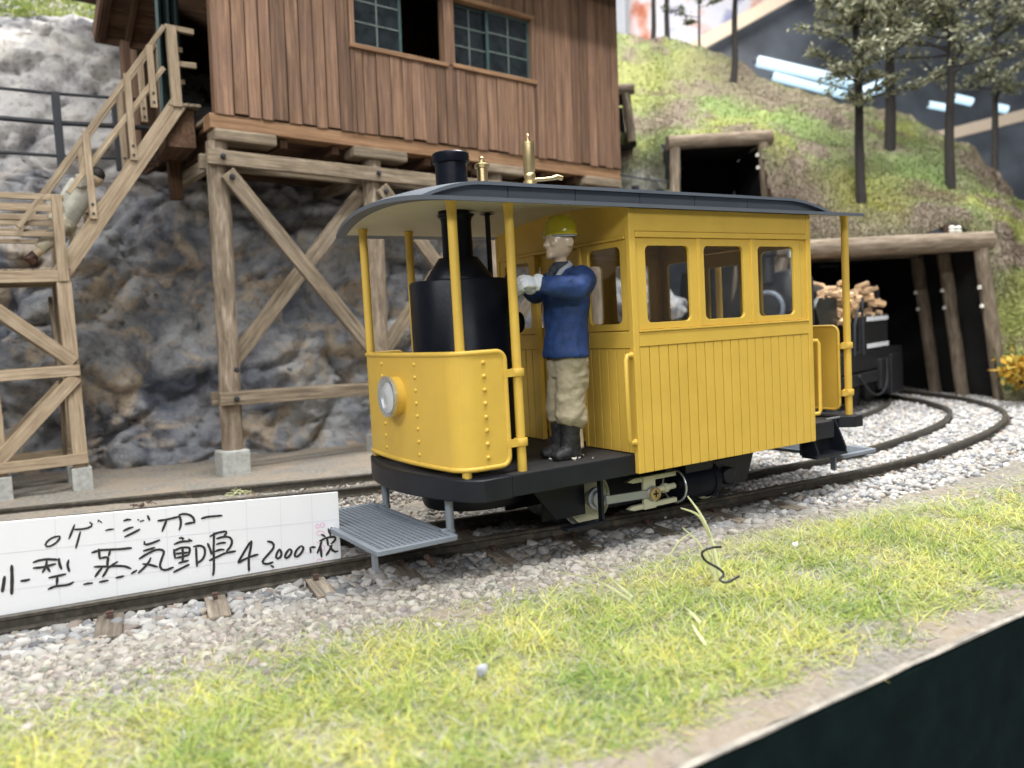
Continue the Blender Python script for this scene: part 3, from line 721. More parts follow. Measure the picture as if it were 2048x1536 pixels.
# jacket: torso and two sleeves
b = MB()
loft(b, [(L(.01, 0, .955), .205, .26), (L(.01, 0, 1.0), .212, .265), (L(.0, 0, 1.10), .195, .245), (L(-.01, 0, 1.25), .185, .24), (L(-.02, 0, 1.42), .20, .26), (L(-.03, 0, 1.58), .20, .285), (L(-.03, 0, 1.70), .165, .26), (L(-.01, 0, 1.79), .11, .15), (L(.0, 0, 1.83), .085, .095)], FR, 26)
for s in (1, -1):
    sh = L(-.05, s * .22, 1.665); el = L(.10, s * .345, 1.60); wr = L(.45 if s > 0 else .27, s * (.25 if s > 0 else .16), 1.645)
    b.tube([sh, sh.lerp(el, .5) + Vector((0, 0, .01)), el, el.lerp(wr, .5), wr], [.135, .125, .118, .10, .080], 18)
    b.sphere(sh, (.15, .13, .15), 16, 10)
for k in range(7):
    a = -1.2 + k * .4; p = L(.19 * math.cos(a), .24 * math.sin(a) + .02, .97); q = L(.17 * math.cos(a + .1), .235 * math.sin(a + .1), 1.22)
    b.tube([p, q], [.026, .008], 6)
for t, tz in ((.2, .05), (.45, -.03), (.7, .04)):
    c = L(-.02 + .34 * t, .30, 1.63 + tz); b.tube([c + Vector((.05, .03, .07)), c + Vector((0, -.10, 0)), c + Vector((-.04, .0, -.09))], .022, 6)
jk = mk('jacket', b, 'jacket', DR, 60, remesh=(.0145, 4), folds=(.16, .035))
# shirt collar and neckerchief
b = MB(); b.tube([L(-.06, .02, 1.86), L(-.02, .10, 1.83), L(.08, .09, 1.77), L(.16, .04, 1.66)], [.022, .028, .030, .016], 8); b.tube([L(-.06, -.02, 1.86), L(-.02, -.10, 1.83), L(.08, -.09, 1.77), L(.16, -.04, 1.66)], [.022, .028, .030, .016], 8)
mk('shirt_collar', b, 'collar', DR, 60)
b = MB(); b.lathe([(.085, 1.78), (.098, 1.80), (.092, 1.84), (.075, 1.865)], L(.012, 0, 0), (0, 0, 1), 20); b.sphere(L(.105, 0, 1.79), (.045, .05, .05), 12, 8); b.tube([L(.13, 0, 1.77), L(.165, 0, 1.66)], [.035, .018], 8); mk('neckerchief', b, 'tie_cloth', DR, 60)
# trousers ballooning over the boots
b = MB()
loft(b, [(L(.0, 0, 1.02), .17, .22), (L(-.01, 0, .90), .185, .235), (L(-.01, 0, .78), .18, .225)], FR, 22)
for s, df in ((1, .075), (-1, .05)):
    loft(b, [(L(-.01, s * .085, .86), .168, .125), (L(df * .3, s * .085, .66), .158, .125), (L(df * .7, s * .085, .52), .150, .122), (L(df - .02, s * .088, .42), .165, .13), (L(df - .035, s * .088, .345), .160, .125), (L(df - .02, s * .088, .295), .11, .10)], FR, 18)
mk('trousers', b, 'trousers', DR, 60, remesh=(.0145, 4), folds=(.11, .05))
# boots
for s, df in ((1, .085), (-1, .065)):
    b = MB()
    loft(b, [(L(df - .02, s * .088, .34), .105, .098), (L(df - .015, s * .09, .22), .098, .088), (L(df - .01, s * .09, .10), .105, .085), (L(df, s * .09, .02), .11, .085)], FR, 16)
    b.tube([L(df - .08, s * .09, .05), L(df + .04, s * .095, .055), L(df + .14, s * .105, .045), L(df + .21, s * .115, .035)], [.05, .075, .062, .035], 12, True, [.07, .085, .08, .05])
    b.box(tuple(L(df + .18, s * .10 + .07, .0)), tuple(L(df - .10, s * .10 - .07, .03)))
    mk('boot', b, 'boot', DR, 60, remesh=(.012, 3), folds=(.08, .02))
# gloved hands, fingers closed on a grip
def hand(wrist, dirv, pal, s, name='glove'):
    """wrist point, forward direction, back-of-hand normal, s = side"""
    F = dirv.normalized(); N = (pal - F * pal.dot(F)).normalized(); S = F.cross(N) * s
    P = lambda f, a, n: wrist + F * f + S * a + N * n
    mb = MB()
    mb.tube([P(-.03, 0, 0), P(.03, 0, 0), P(.09, 0, .005), P(.135, 0, .0)], [.040, .036, .036, .032], 14, True, [.062, .060, .072, .07], N)
    mb.lathe([(.072, -.035), (.078, -.03), (.078, .01), (.066, .02)], wrist, F, 16)
    for k, (a, ln, r) in enumerate(((.052, .068, .0175), (.018, .076, .019), (-.018, .072, .018), (-.050, .058, .016))):
        k0 = P(.125, a, .010); k1 = P(.125 + ln * .55, a * 1.02, -.004 - .004 * k); k2 = P(.125 + ln * .72, a, -.045 - .002 * k); k3 = P(.125 + ln * .25, a * .98, -.062)
        mb.tube([P(.07, a * .8, .012), k0, k1, k2, k3], [r * .9, r * 1.1, r * 1.02, r, r * .85], 9); mb.sphere(k0, r * 1.12, 8, 6); mb.sphere(k3, r * .85, 8, 6)
    mb.tube([P(.03, .055, -.01), P(.075, .088, -.035), P(.115, .075, -.06), P(.14, .045, -.068)], [.022, .022, .019, .015], 9)
    return mk(name, mb, 'glove', DR, 60, remesh=(.0065, 2))
hand(L(.46, .235, 1.665), Vector((-1, .0, .08)), Vector((.0, -.75, .65)), 1)
hand(L(.285, -.155, 1.650), Vector((-1, -.25, .0)), Vector((.0, .4, .9)), -1)
b = MB()
for k in range(16):
    a = random.uniform(0, 6.28); r = random.uniform(.03, .17); c = L(.06 + r * math.cos(a) * 1.25, .1 + r * math.sin(a) * 1.2, .004)
    mb_r = random.uniform(.006, .018); b.tube([c, c + Vector((random.uniform(-.04, .04), random.uniform(-.04, .04), random.uniform(.004, .02)))], [mb_r, mb_r * .4], 5)
tag(mk('glue_flakes', b, 'glue', None, kind='stuff'), 'pale flakes of dried glue round the driver\'s boots on the platform', 'glue flakes')

# ------------------------------------------------------------------ price card
CT = -0.13552771
CO = Vector((-5.2, .52, 0)); CX = Vector((math.cos(CT), math.sin(CT), 0)); CN = Vector((math.sin(CT), -math.cos(CT), 0))
CA = thing('price_card', 'white hand-lettered price card leaning between the rails ahead of the railcar', 'price card', CO + Vector((0, 0, -.40)))
def cp(u, z, o=0): return CO + CX * u + CN * o + Vector((0, 0, z))
b = MB(); cl_ = [(-1.1, .49), (.043, .442), (2.722, .323), (2.705, -.415), (-1.1, -.415)]
b.prism([cp(u, z, 0) for u, z in cl_], -CN * .028); mk('card', b, 'card', CA, None, .004)
def ribbon(mb, pts, w, off, taper=True):
    Q = []
    for i in range(len(pts) - 1):
        a, c = Vector(pts[i]), Vector(pts[i + 1]); k = max(1, int((c - a).length / .02))
        for t in range(k): Q.append(a.lerp(c, t / k))
    Q.append(Vector(pts[-1])); n = len(Q); Q2 = Q[:]
    for _ in range(1):
        for i in range(1, n - 1): Q2[i] = (Q[i - 1] + Q[i] * 2 + Q[i + 1]) / 4
        Q = Q2[:]
    vs = []; fs = []
    for i in range(n):
        t = (Q[min(n - 1, i + 1)] - Q[max(0, i - 1)]); t = t.normalized() if t.length > 1e-7 else Vector((1, 0))
        nn = Vector((-t.y, t.x)); ww = w / 2 * (1 + .16 * noise.noise(Vector((Q[i].x * 30, Q[i].y * 30, 1))))
        if taper and i in (0, n - 1): ww *= .55
        vs += [cp(*(Q[i] + nn * ww), off), cp(*(Q[i] - nn * ww), off)]
        if i: fs.append((2 * i - 2, 2 * i - 1, 2 * i + 1, 2 * i))
    mb.add(vs, fs)
PREP = {"ink":[[0.013,[[0.448,0.27],[0.409,0.272],[0.363,0.251],[0.332,0.217],[0.341,0.191],[0.375,0.197],[0.422,0.222],[0.447,0.25],[0.448,0.27]]],[0.013,[[0.559,0.349],[0.544,0.313],[0.524,0.27],[0.507,0.234]]],[0.013,[[0.547,0.309],[0.597,0.301],[0.649,0.303],[0.687,0.313],[0.691,0.332],[0.667,0.353]]],[0.013,[[0.596,0.285],[0.577,0.229],[0.55,0.148]]],[0.013,[[0.737,0.362],[0.728,0.343]]],[0.013,[[0.738,0.354],[0.758,0.332]]],[0.013,[[0.776,0.264],[0.808,0.27],[0.843,0.266]]],[0.019,[[0.038,0.012],[0.025,-0.055],[0.011,-0.116]]],[0.019,[[0.093,0.092],[0.087,-0.015],[0.073,-0.147]]],[0.019,[[0.141,-0.048],[0.173,-0.053],[0.209,-0.047]]],[0.0156,[[0.239,0.085],[0.284,0.097],[0.339,0.097],[0.421,0.077]]],[0.0156,[[0.235,0.041],[0.306,0.035],[0.401,0.048]]],[0.0156,[[0.338,0.088],[0.328,0.031],[0.297,-0.008]]],[0.0156,[[0.329,0.05],[0.352,-0.012]]],[0.0156,[[0.425,0.092],[0.423,0.041],[0.436,-0.007]]],[0.0156,[[0.493,0.067],[0.478,0.024],[0.49,-0.036]]],[0.0156,[[0.337,-0.058],[0.393,-0.055],[0.466,-0.048]]],[0.0156,[[0.401,-0.059],[0.39,-0.129]]],[0.0156,[[0.324,-0.152],[0.375,-0.133],[0.431,-0.14],[0.487,-0.14],[0.514,-0.122]]],[0.0156,[[0.66,0.095],[0.725,0.107],[0.794,0.099],[0.874,0.09],[0.965,0.086]]],[0.0156,[[0.718,0.121],[0.716,0.069],[0.719,0.029]]],[0.0156,[[0.8,0.094],[0.784,0.044]]],[0.0156,[[0.717,0.039],[0.784,0.041],[0.767,-0.019],[0.771,-0.04]]],[0.0156,[[0.668,-0.025],[0.725,-0.032],[0.783,-0.042]]],[0.0156,[[0.731,-0.039],[0.699,-0.073],[0.67,-0.111]]],[0.0156,[[0.777,-0.041],[0.75,-0.089],[0.724,-0.121]]],[0.0156,[[0.85,-0.01],[0.814,-0.027],[0.776,-0.054]]],[0.0156,[[0.771,-0.04],[0.841,-0.047],[0.9,-0.059],[0.945,-0.09]]],[0.0156,[[0.58,-0.157],[0.617,-0.154],[0.651,-0.157]]],[0.0156,[[0.695,-0.159],[0.768,-0.156]]],[0.0156,[[0.821,-0.147],[0.887,-0.14]]],[0.0156,[[0.917,0.324],[0.948,0.337],[0.977,0.324]]],[0.0156,[[0.908,0.237],[0.953,0.257],[0.991,0.261]]],[0.0156,[[0.914,0.187],[0.97,0.206],[1.039,0.235]]],[0.0156,[[1.026,0.323],[1.036,0.309]]],[0.0156,[[1.041,0.299],[1.075,0.305]]],[0.0156,[[1.105,0.345],[1.109,0.32],[1.118,0.297]]],[0.0156,[[1.176,0.285],[1.243,0.284],[1.347,0.296]]],[0.0156,[[1.249,0.28],[1.229,0.24],[1.205,0.187]]],[0.0156,[[1.348,0.312],[1.361,0.263],[1.357,0.214],[1.34,0.179]]],[0.0156,[[1.348,0.312],[1.383,0.319],[1.439,0.298],[1.466,0.272],[1.467,0.219]]],[0.0156,[[1.387,0.225],[1.433,0.227],[1.471,0.228]]],[0.0156,[[1.522,0.251],[1.564,0.261],[1.699,0.254]]],[0.0156,[[1.063,0.129],[1.052,0.094],[1.105,0.098],[1.185,0.119]]],[0.0156,[[1.046,0.046],[1.091,0.051],[1.142,0.061]]],[0.0156,[[1.008,-0.018],[1.065,0.012],[1.146,0.042],[1.201,0.033],[1.211,0.012],[1.184,-0.045],[1.162,-0.104],[1.171,-0.137],[1.198,-0.151],[1.273,-0.133]]],[0.0156,[[1.102,-0.019],[1.088,-0.054],[1.046,-0.096],[0.993,-0.136]]],[0.0156,[[1.032,-0.063],[1.086,-0.078],[1.15,-0.111]]],[0.0156,[[0.938,-0.132],[0.989,-0.108]]],[0.0156,[[1.332,0.111],[1.378,0.107],[1.359,0.088]]],[0.0156,[[1.288,0.062],[1.341,0.078],[1.433,0.07]]],[0.0156,[[1.406,0.093],[1.438,0.069]]],[0.0156,[[1.286,0.025],[1.287,-0.026],[1.29,-0.064]]],[0.0156,[[1.284,0.006],[1.343,0.028],[1.417,0.016],[1.401,-0.045]]],[0.0156,[[1.293,-0.02],[1.402,-0.026]]],[0.0156,[[1.296,-0.058],[1.348,-0.055],[1.406,-0.046]]],[0.0156,[[1.354,0.026],[1.355,-0.037],[1.344,-0.104]]],[0.0156,[[1.31,-0.105],[1.374,-0.097],[1.397,-0.095]]],[0.0156,[[1.264,-0.178],[1.323,-0.157],[1.4,-0.13]]],[0.0156,[[1.44,0.018],[1.499,0.021],[1.532,-0.003],[1.534,-0.054],[1.513,-0.102],[1.476,-0.127],[1.452,-0.129]]],[0.0156,[[1.463,0.008],[1.46,-0.067],[1.458,-0.162]]],[0.0156,[[1.58,0.084],[1.635,0.107],[1.725,0.112],[1.723,0.093],[1.691,0.066]]],[0.0156,[[1.618,0.116],[1.612,0.047],[1.602,-0.047],[1.598,-0.142],[1.592,-0.218],[1.58,-0.263]]],[0.0156,[[1.558,0.031],[1.577,-0.03],[1.585,-0.076]]],[0.0156,[[1.631,0.057],[1.691,0.066],[1.75,0.057],[1.766,0.022],[1.75,-0.026],[1.705,-0.07]]],[0.0156,[[1.627,0.007],[1.669,0.016],[1.711,0.009]]],[0.0156,[[1.611,-0.055],[1.659,-0.04],[1.694,-0.049]]],[0.0156,[[1.558,-0.125],[1.618,-0.107],[1.692,-0.081],[1.788,-0.078]]],[0.0165,[[1.926,-0.007],[1.905,-0.027],[1.855,-0.096],[1.79,-0.193],[1.838,-0.169],[1.896,-0.15],[1.975,-0.139]]],[0.0165,[[1.926,-0.007],[1.913,-0.07],[1.89,-0.149],[1.885,-0.213],[1.883,-0.278]]],[0.0165,[[2.056,-0.034],[2.095,-0.046],[2.124,-0.072],[2.107,-0.108],[2.052,-0.158],[1.998,-0.209],[2.007,-0.231],[2.052,-0.242],[2.098,-0.229]]],[0.0165,[[2.068,-0.257],[2.101,-0.271],[2.094,-0.285]]],[0.0165,[[2.158,-0.119],[2.126,-0.165],[2.118,-0.199],[2.134,-0.214],[2.163,-0.201],[2.178,-0.162],[2.158,-0.119]]],[0.0165,[[2.249,-0.132],[2.212,-0.167],[2.197,-0.207],[2.214,-0.222],[2.251,-0.192],[2.271,-0.153],[2.249,-0.132]]],[0.0165,[[2.355,-0.122],[2.312,-0.148],[2.286,-0.192],[2.284,-0.219],[2.313,-0.221],[2.357,-0.18],[2.377,-0.141],[2.355,-0.122]]],[0.0165,[[2.429,-0.149],[2.436,-0.181],[2.431,-0.204]]],[0.0165,[[2.435,-0.15],[2.482,-0.158]]],[0.0165,[[2.538,-0.045],[2.578,-0.076]]],[0.0165,[[2.516,-0.108],[2.552,-0.096],[2.589,-0.084]]],[0.0165,[[2.54,-0.106],[2.524,-0.153],[2.49,-0.22]]],[0.0165,[[2.525,-0.147],[2.528,-0.263]]],[0.0165,[[2.607,-0.001],[2.611,-0.038],[2.621,-0.058]]],[0.0165,[[2.641,0.006],[2.622,-0.04],[2.62,-0.076]]],[0.0165,[[2.565,-0.092],[2.625,-0.083],[2.673,-0.091],[2.671,-0.121],[2.621,-0.15]]],[0.0165,[[2.589,-0.084],[2.596,-0.164]]],[0.0165,[[2.632,-0.158],[2.604,-0.209],[2.568,-0.252]]],[0.0165,[[2.608,-0.16],[2.628,-0.213],[2.657,-0.239],[2.685,-0.228]]]],"pink":[[0.006,[[2.527,0.031],[2.523,0.019],[2.514,0.013],[2.504,0.015],[2.497,0.023],[2.494,0.036],[2.498,0.048],[2.507,0.055],[2.517,0.053],[2.525,0.044],[2.527,0.031]]],[0.006,[[2.576,0.034],[2.571,0.021],[2.56,0.014],[2.548,0.016],[2.539,0.026],[2.536,0.04],[2.54,0.053],[2.551,0.059],[2.564,0.057],[2.573,0.048],[2.576,0.034]]],[0.006,[[2.571,-0.041],[2.562,-0.054],[2.543,-0.06],[2.519,-0.056],[2.501,-0.044],[2.495,-0.029],[2.503,-0.016],[2.523,-0.01],[2.546,-0.014],[2.564,-0.025],[2.571,-0.041]]],[0.006,[[2.495,-0.108],[2.517,-0.127]]],[0.006,[[2.563,-0.177],[2.559,-0.193],[2.55,-0.201],[2.54,-0.2],[2.532,-0.188],[2.53,-0.172],[2.534,-0.156],[2.543,-0.148],[2.554,-0.15],[2.561,-0.161],[2.563,-0.177]]],[0.006,[[2.48,-0.31],[2.486,-0.268],[2.562,-0.294],[2.528,-0.318]]]],"hill":[[[7.88,9.21,3.92],[8.6,8.16,3.8],[8.88,7.5,3.73],[9.38,6.46,3.61],[9.86,5.56,3.5],[10.45,4.81,3.26],[11.25,4.07,3.23],[12.04,3.33,3.21],[12.95,2.64,3.18],[12.87,1.91,-0.37],[13.01,1.48,-0.25],[13.67,0.47,-0.17],[15.41,-0.99,-0.32],[17.6,-2.98,-0.54]],[[8.02,9.32,4.81],[8.81,8.34,4.68],[9.09,7.68,4.59],[9.76,6.77,4.47],[10.34,5.93,4.42],[10.83,5.09,3.79],[11.94,4.52,3.85],[12.66,3.7,3.76],[13.49,2.92,3.56],[13.22,2.07,1.31],[13.45,1.68,1.18],[14.36,0.75,1.22],[16.17,-0.76,1.04],[18.44,-2.81,0.77]],[[8.35,9.67,5.77],[9.15,8.67,5.49],[9.45,8.0,5.51],[10.29,7.23,5.41],[10.81,6.3,5.26],[11.41,5.51,4.68],[12.61,4.97,4.4],[13.57,4.24,4.32],[14.56,3.49,4.24],[13.88,2.38,2.84],[14.09,1.97,2.36],[15.14,1.06,2.27],[17.02,-0.5,2.07],[19.4,-2.62,1.76]],[[8.66,10.0,6.49],[9.48,9.0,6.27],[9.8,8.32,6.33],[10.74,7.61,6.31],[11.61,6.94,6.26],[12.35,6.19,5.69],[13.49,5.54,5.14],[14.68,4.9,5.03],[15.92,4.22,4.78],[14.79,2.82,3.68],[14.8,2.3,3.17],[15.89,1.36,2.95],[17.84,-0.25,2.73],[20.33,-2.44,2.39]],[[9.77,11.31,7.83],[10.95,10.56,7.68],[11.46,9.99,7.59],[12.41,9.14,7.39],[13.38,8.4,7.3],[13.96,7.4,6.78],[14.93,6.5,6.19],[16.1,5.75,5.98],[16.97,4.78,5.25],[16.09,3.47,4.17],[15.91,2.82,3.6],[16.84,1.74,3.35],[18.9,0.06,3.11],[21.53,-2.22,2.75]],[[11.16,12.94,9.42],[12.43,12.12,9.18],[13.14,11.67,9.14],[13.95,10.52,8.64],[14.89,9.65,8.13],[15.72,8.72,7.57],[16.53,7.57,6.99],[17.3,6.46,6.6],[17.81,5.22,5.56],[16.95,3.89,4.4],[16.57,3.13,3.8],[17.54,2.02,3.52],[19.68,0.3,3.27],[22.42,-2.05,2.9]],[[12.53,14.57,10.94],[13.92,13.69,10.85],[14.69,13.2,10.75],[15.58,11.99,10.04],[16.33,10.84,9.05],[17.06,9.72,8.33],[17.94,8.52,7.66],[18.58,7.24,7.11],[18.74,5.72,5.81],[17.69,4.26,4.55],[17.23,3.44,3.9],[18.24,2.3,3.64],[20.45,0.53,3.38],[23.3,-1.89,3.0]],[[14.49,16.98,8.95],[16.04,16.0,8.85],[16.88,15.46,8.74],[17.92,14.15,7.98],[18.8,12.9,6.89],[19.66,11.7,6.11],[20.7,10.39,5.37],[21.51,9.01,4.77],[21.83,7.38,3.33],[20.87,5.85,1.94],[20.48,4.97,1.21],[21.71,3.69,0.91],[24.3,1.68,0.63],[27.69,-1.09,0.19]]]}
for k, (w, p) in enumerate(PREP['ink']):
    b = MB(); ribbon(b, p, w * 1.28, .0035 + .00002 * k); mk('ink_stroke', b, 'ink', CA)
for w, p in PREP['pink']:
    b = MB(); ribbon(b, p, w, .0022, False); mk('pink_digit', b, 'pink', CA)
for p in [[[1.906, .35], [1.871, -.40]], [[2.199, .34], [2.165, -.40]], [[2.478, .33], [2.448, -.40]], [[1.59, .36], [1.56, -.40]], [[1.25, .38], [1.22, -.4]], [[.85, .4], [.82, -.4]], [[.42, .42], [.40, -.4]], [[-.1, .199], [2.709, .067]], [[-.1, -.10], [2.7, -.21]]]:
    b = MB(); ribbon(b, p, .0035, .0012 if abs(p[0][0] - p[1][0]) < .1 else .0015, False); mk('ruled_line', b, 'gridline', CA)
# ------------------------------------------------------------------ ground, board edge, room
def tracky(x):   # near rail of the front track, y at x (left part)
    return np.interp(x, [-9, -6, -5.2, -4.15, -2.57, -1.8, -1, 0, .9, 1.7, 2.7, 3.6, 4.5, 5.9, 7.8, 9.2], [1.07, .6, .47, .31, .1, -.03, -.18, -.36, -.48, -.57, -.64, -.7, -.73, -.65, -.3, .11])
def gz(x, y):
    d = tracky(np.minimum(x, 8)) - y          # distance towards the viewer from the near rail
    z = np.where(d > .5, -.47 + .13 * np.clip((d - .5) / 1.2, 0, 1), -.47)
    z = np.where(y > 4.2, -.47 + .10 * np.clip((y - 4.2) / 1.2, 0, 1), z)
    return z
gx = np.concatenate([np.arange(-10, 6, .11), np.arange(6, 26, .3)]); gy = np.concatenate([np.arange(-4.3, 5, .11), np.arange(5, 16, .3)])
V = []; 
for x in gx:
    for y in gy:
        z = float(gz(x, y)); d = float(tracky(min(x, 8)) - y)
        a = .022 if d > .6 else .012
        V.append((x, y, z + a * noise.fractal(Vector((x * 3, y * 3, 0)), 1, 2, 4) if y > -4.29 else -.345 + .012 * noise.noise(Vector((x * 4, 0, 5)))))
nY = len(gy); F = [(i * nY + j, (i + 1) * nY + j, (i + 1) * nY + j + 1, i * nY + j + 1) for i in range(len(gx) - 1) for j in range(nY - 1)]
b = MB(); b.add(V, F); g = mk('ground', b, 'ground', smooth=180, grain=False); g['kind'] = 'structure'
b = MB(); n = 140; xs = np.linspace(-10, 26, n); vs = []
for x in xs:
    j1 = .012 * noise.noise(Vector((x * 4, 0, 5))); j2 = .02 * noise.noise(Vector((x * 2.3, 3, 1)))
    vs += [(x, -4.295, -.345 + j1), (x, -4.331 + j2 * .1, -.352 + j1), (x, -4.333 + j2 * .1, -.362 + j2 * .5), (x, -4.30, -.372 + j2 * .5)]
b.add(vs, [(4 * i + k, 4 * i + 4 + k, 4 * i + 5 + k, 4 * i + 1 + k) for i in range(n - 1) for k in range(3)])
e = mk('plaster_edge', b, 'plaster', smooth=60); e['kind'] = 'structure'
b = MB(); b.box((-10, -4.33, -5), (26, -4.24, -.372)); e = mk('board_edge_wall', b, 'fascia', None, None, .02); e['kind'] = 'structure'
b = MB(); b.box((-70, -60, -42), (140, 120, -40)); e = mk('shop_floor', b, 'roomfloor'); e['kind'] = 'structure'
cF = CAMP + Vector((math.sin(yaw), math.cos(yaw), 0)) * 74; sd = Vector((math.cos(yaw), -math.sin(yaw), 0))
b = MB(); b.beam(tuple(cF - sd * 110 + Vector((0, 0, 10))), tuple(cF + sd * 110 + Vector((0, 0, 10))), 1, 100); e = mk('shop_wall', b, 'wallgrey'); e['kind'] = 'structure'

# ------------------------------------------------------------------ rails and sleepers
def offset(P, d):
    o = []
    for i in range(len(P)):
        t = (P[min(len(P) - 1, i + 1)] - P[max(0, i - 1)]); t.z = 0; t.normalize(); o.append(P[i] + Vector((-t.y, t.x, 0)) * d)
    return o
PROF = [(-.055, 0), (-.055, .012), (-.012, .028), (-.011, .085), (-.036, .10), (-.036, .125), (-.028, .132), (.028, .132), (.036, .125), (.036, .10), (.011, .085), (.012, .028), (.055, .012), (.055, 0)]
def sweep(P, prof, z0):
    mb = MB(); n = len(prof); vs = []; gs = []
    acc = 0
    for i, p in enumerate(P):
        t = (P[min(len(P) - 1, i + 1)] - P[max(0, i - 1)]); t.z = 0; t.normalize(); nn = Vector((-t.y, t.x, 0))
        for a, h in prof: vs.append(p + nn * a + Vector((0, 0, z0 - p.z + h)))
    fs = [(i * n + k, (i + 1) * n + k, (i + 1) * n + (k + 1) % n, i * n + (k + 1) % n) for i in range(len(P) - 1) for k in range(n)]
    mb.add(vs, fs); return mb
SLP = []
def track(label, near, gauge, zt, half, pitch, group, vis, ph=0):
    T = thing('railway_track', label, 'railway track', (near[4][0], near[4][1], zt - .2), group=group)
    P = crom([(x, y, 0) for x, y in near], 8); cen = offset(P, gauge / 2)
    mk('rail', sweep(offset(P, .036), PROF, zt - .132), 'rail', T, 40); mk('rail', sweep(offset(P, gauge), PROF, zt - .132), 'rail', T, 40)
    acc = 0; nxt = ph; proto = None; sp = None
    for i in range(1, len(cen)):
        if i > 1: acc += L
        d = (cen[i] - cen[i - 1]); L = d.length
        while nxt < acc + L:
            c = cen[i - 1] + d * ((nxt - acc) / L); nxt += pitch * random.uniform(.94, 1.06)
            if not vis(c): continue
            t = d.normalized(); a = math.atan2(t.y, t.x) + random.uniform(-.03, .03)
            if proto is None:
                mb = MB(); mb.beam((0, -half, -.075), (0, half, -.075), .20, .15, jit=.05); proto = mk('sleeper', mb, 'tie', T, None, .012, raw=True); s = proto
            else:
                s = proto.copy(); COL.objects.link(s); s.parent = T
            SLP.append((c.x, c.y, a, half)); s.location = Vector((c.x, c.y, zt - .118)) - T.location; s.rotation_euler = (0, 0, a); s.scale = (random.uniform(.85, 1.1), random.uniform(.95, 1.04), 1)
            for dy in (-.5, .5):
                if sp is None:
                    mb = MB(); mb.box((-.02, -.035, 0), (.02, .035, .03)); mb.box((-.026, -.02, .03), (.026, .04, .045)); sp = mk('spike', mb, 'rust', s, raw=True); q = sp
                else: q = sp.copy(); COL.objects.link(q); q.parent = s
                q.location = (0, dy * (gauge + .17), .0)
    return T, cen
near1 = [(-9, 1.07), (-7.5, .83), (-6, .6), (-5.2, .47), (-4.15, .31), (-2.57, .1), (-1.8, -.03), (-1, -.18), (0, -.36), (.9, -.48), (1.7, -.57), (2.7, -.64), (3.6, -.7), (4.5, -.73), (5.9, -.65), (7.8, -.3), (9.2, .11), (10.3, .58), (11.3, 1.24), (12.4, 2.4), (13.1, 3.6), (13.5, 4.6), (14.1, 6.0), (14.9, 7.5)]
T1, CEN1 = track('railway track under the yellow railcar curving right into the large tunnel', near1, .92, -.30, 1.02, .86, 'railway tracks', lambda c: c.x > -6.5, .35)
near2 = [(-9, 6.15), (-5.2, 4.75), (-3, 4.05), (-1.5, 3.55), (-.5, 3.28), (2, 2.75), (4.5, 2.4), (6.5, 2.32), (8.5, 2.5), (10.5, 3.1), (12.3, 4.15), (13.6, 5.5), (14.5, 7)]
T2, CEN2 = track('railway track behind the railcar, running below the timber trestle', near2, .98, -.30, .95, .86, 'railway tracks', lambda c: c.x > -6.5)

# ------------------------------------------------------------------ ballast (uncountable), straw and green static grass
def ico(sub, seed):
    bm = bmesh.new(); bmesh.ops.create_icosphere(bm, subdivisions=sub, radius=1)
    for v in bm.verts:
        n_ = noise.noise_vector(v.co * 1.25 + Vector((seed * 7.3, seed, 0))); v.co = v.co + n_ * .50
    V = np.array([v.co[:] for v in bm.verts]); F = np.array([[q.index for q in f.verts] for f in bm.faces]); bm.free(); return V, F
def rocks(name, C, S, tint, sub, zs=.72):
    Vs = []; Fs = []; Ts = []; k = 0; shapes = [ico(sub, i + 1) for i in range(7)]; n = len(C)
    pick = RNG.integers(0, 7, n)
    for i, (bv, bf) in enumerate(shapes):
        idx = np.where(pick == i)[0]
        if not len(idx): continue
        a = RNG.uniform(0, 6.28, len(idx)); c, s = np.cos(a), np.sin(a)
        v = bv[None] * (S[idx][:, None, None] * RNG.uniform(.75, 1.25, (len(idx), 1, 3))); v[..., 2] *= zs
        x = v[..., 0] * c[:, None] - v[..., 1] * s[:, None]; y = v[..., 0] * s[:, None] + v[..., 1] * c[:, None]
        tl = RNG.uniform(-.5, .5, len(idx)); z = v[..., 2] * np.cos(tl)[:, None] + x * np.sin(tl)[:, None]
        P = np.stack([x, y, z], -1) + C[idx][:, None]
        Vs.append(P.reshape(-1, 3)); Fs.append((bf[None] + (np.arange(len(idx)) * len(bv))[:, None, None] + k).reshape(-1, 3)); k += len(idx) * len(bv)
        Ts.append(np.repeat(tint[idx], len(bv), 0))
    return rawmesh(name, np.concatenate(Vs), np.concatenate(Fs), np.concatenate(Ts), 'stone', 'stuff')
PALS = np.array([.97, .95, .92]) * np.array([(.42, .41, .40), (.52, .51, .49), (.34, .345, .36), (.22, .225, .24), (.44, .39, .33), (.56, .55, .53), (.36, .30, .26), (.48, .47, .45)])
PALSW = np.array([.2, .2, .15, .1, .1, .13, .04, .08])
def stone_tints(n, f=1): return PALS[RNG.choice(8, n, p=PALSW)] * RNG.uniform(.40, .84, (n, 1)) * f
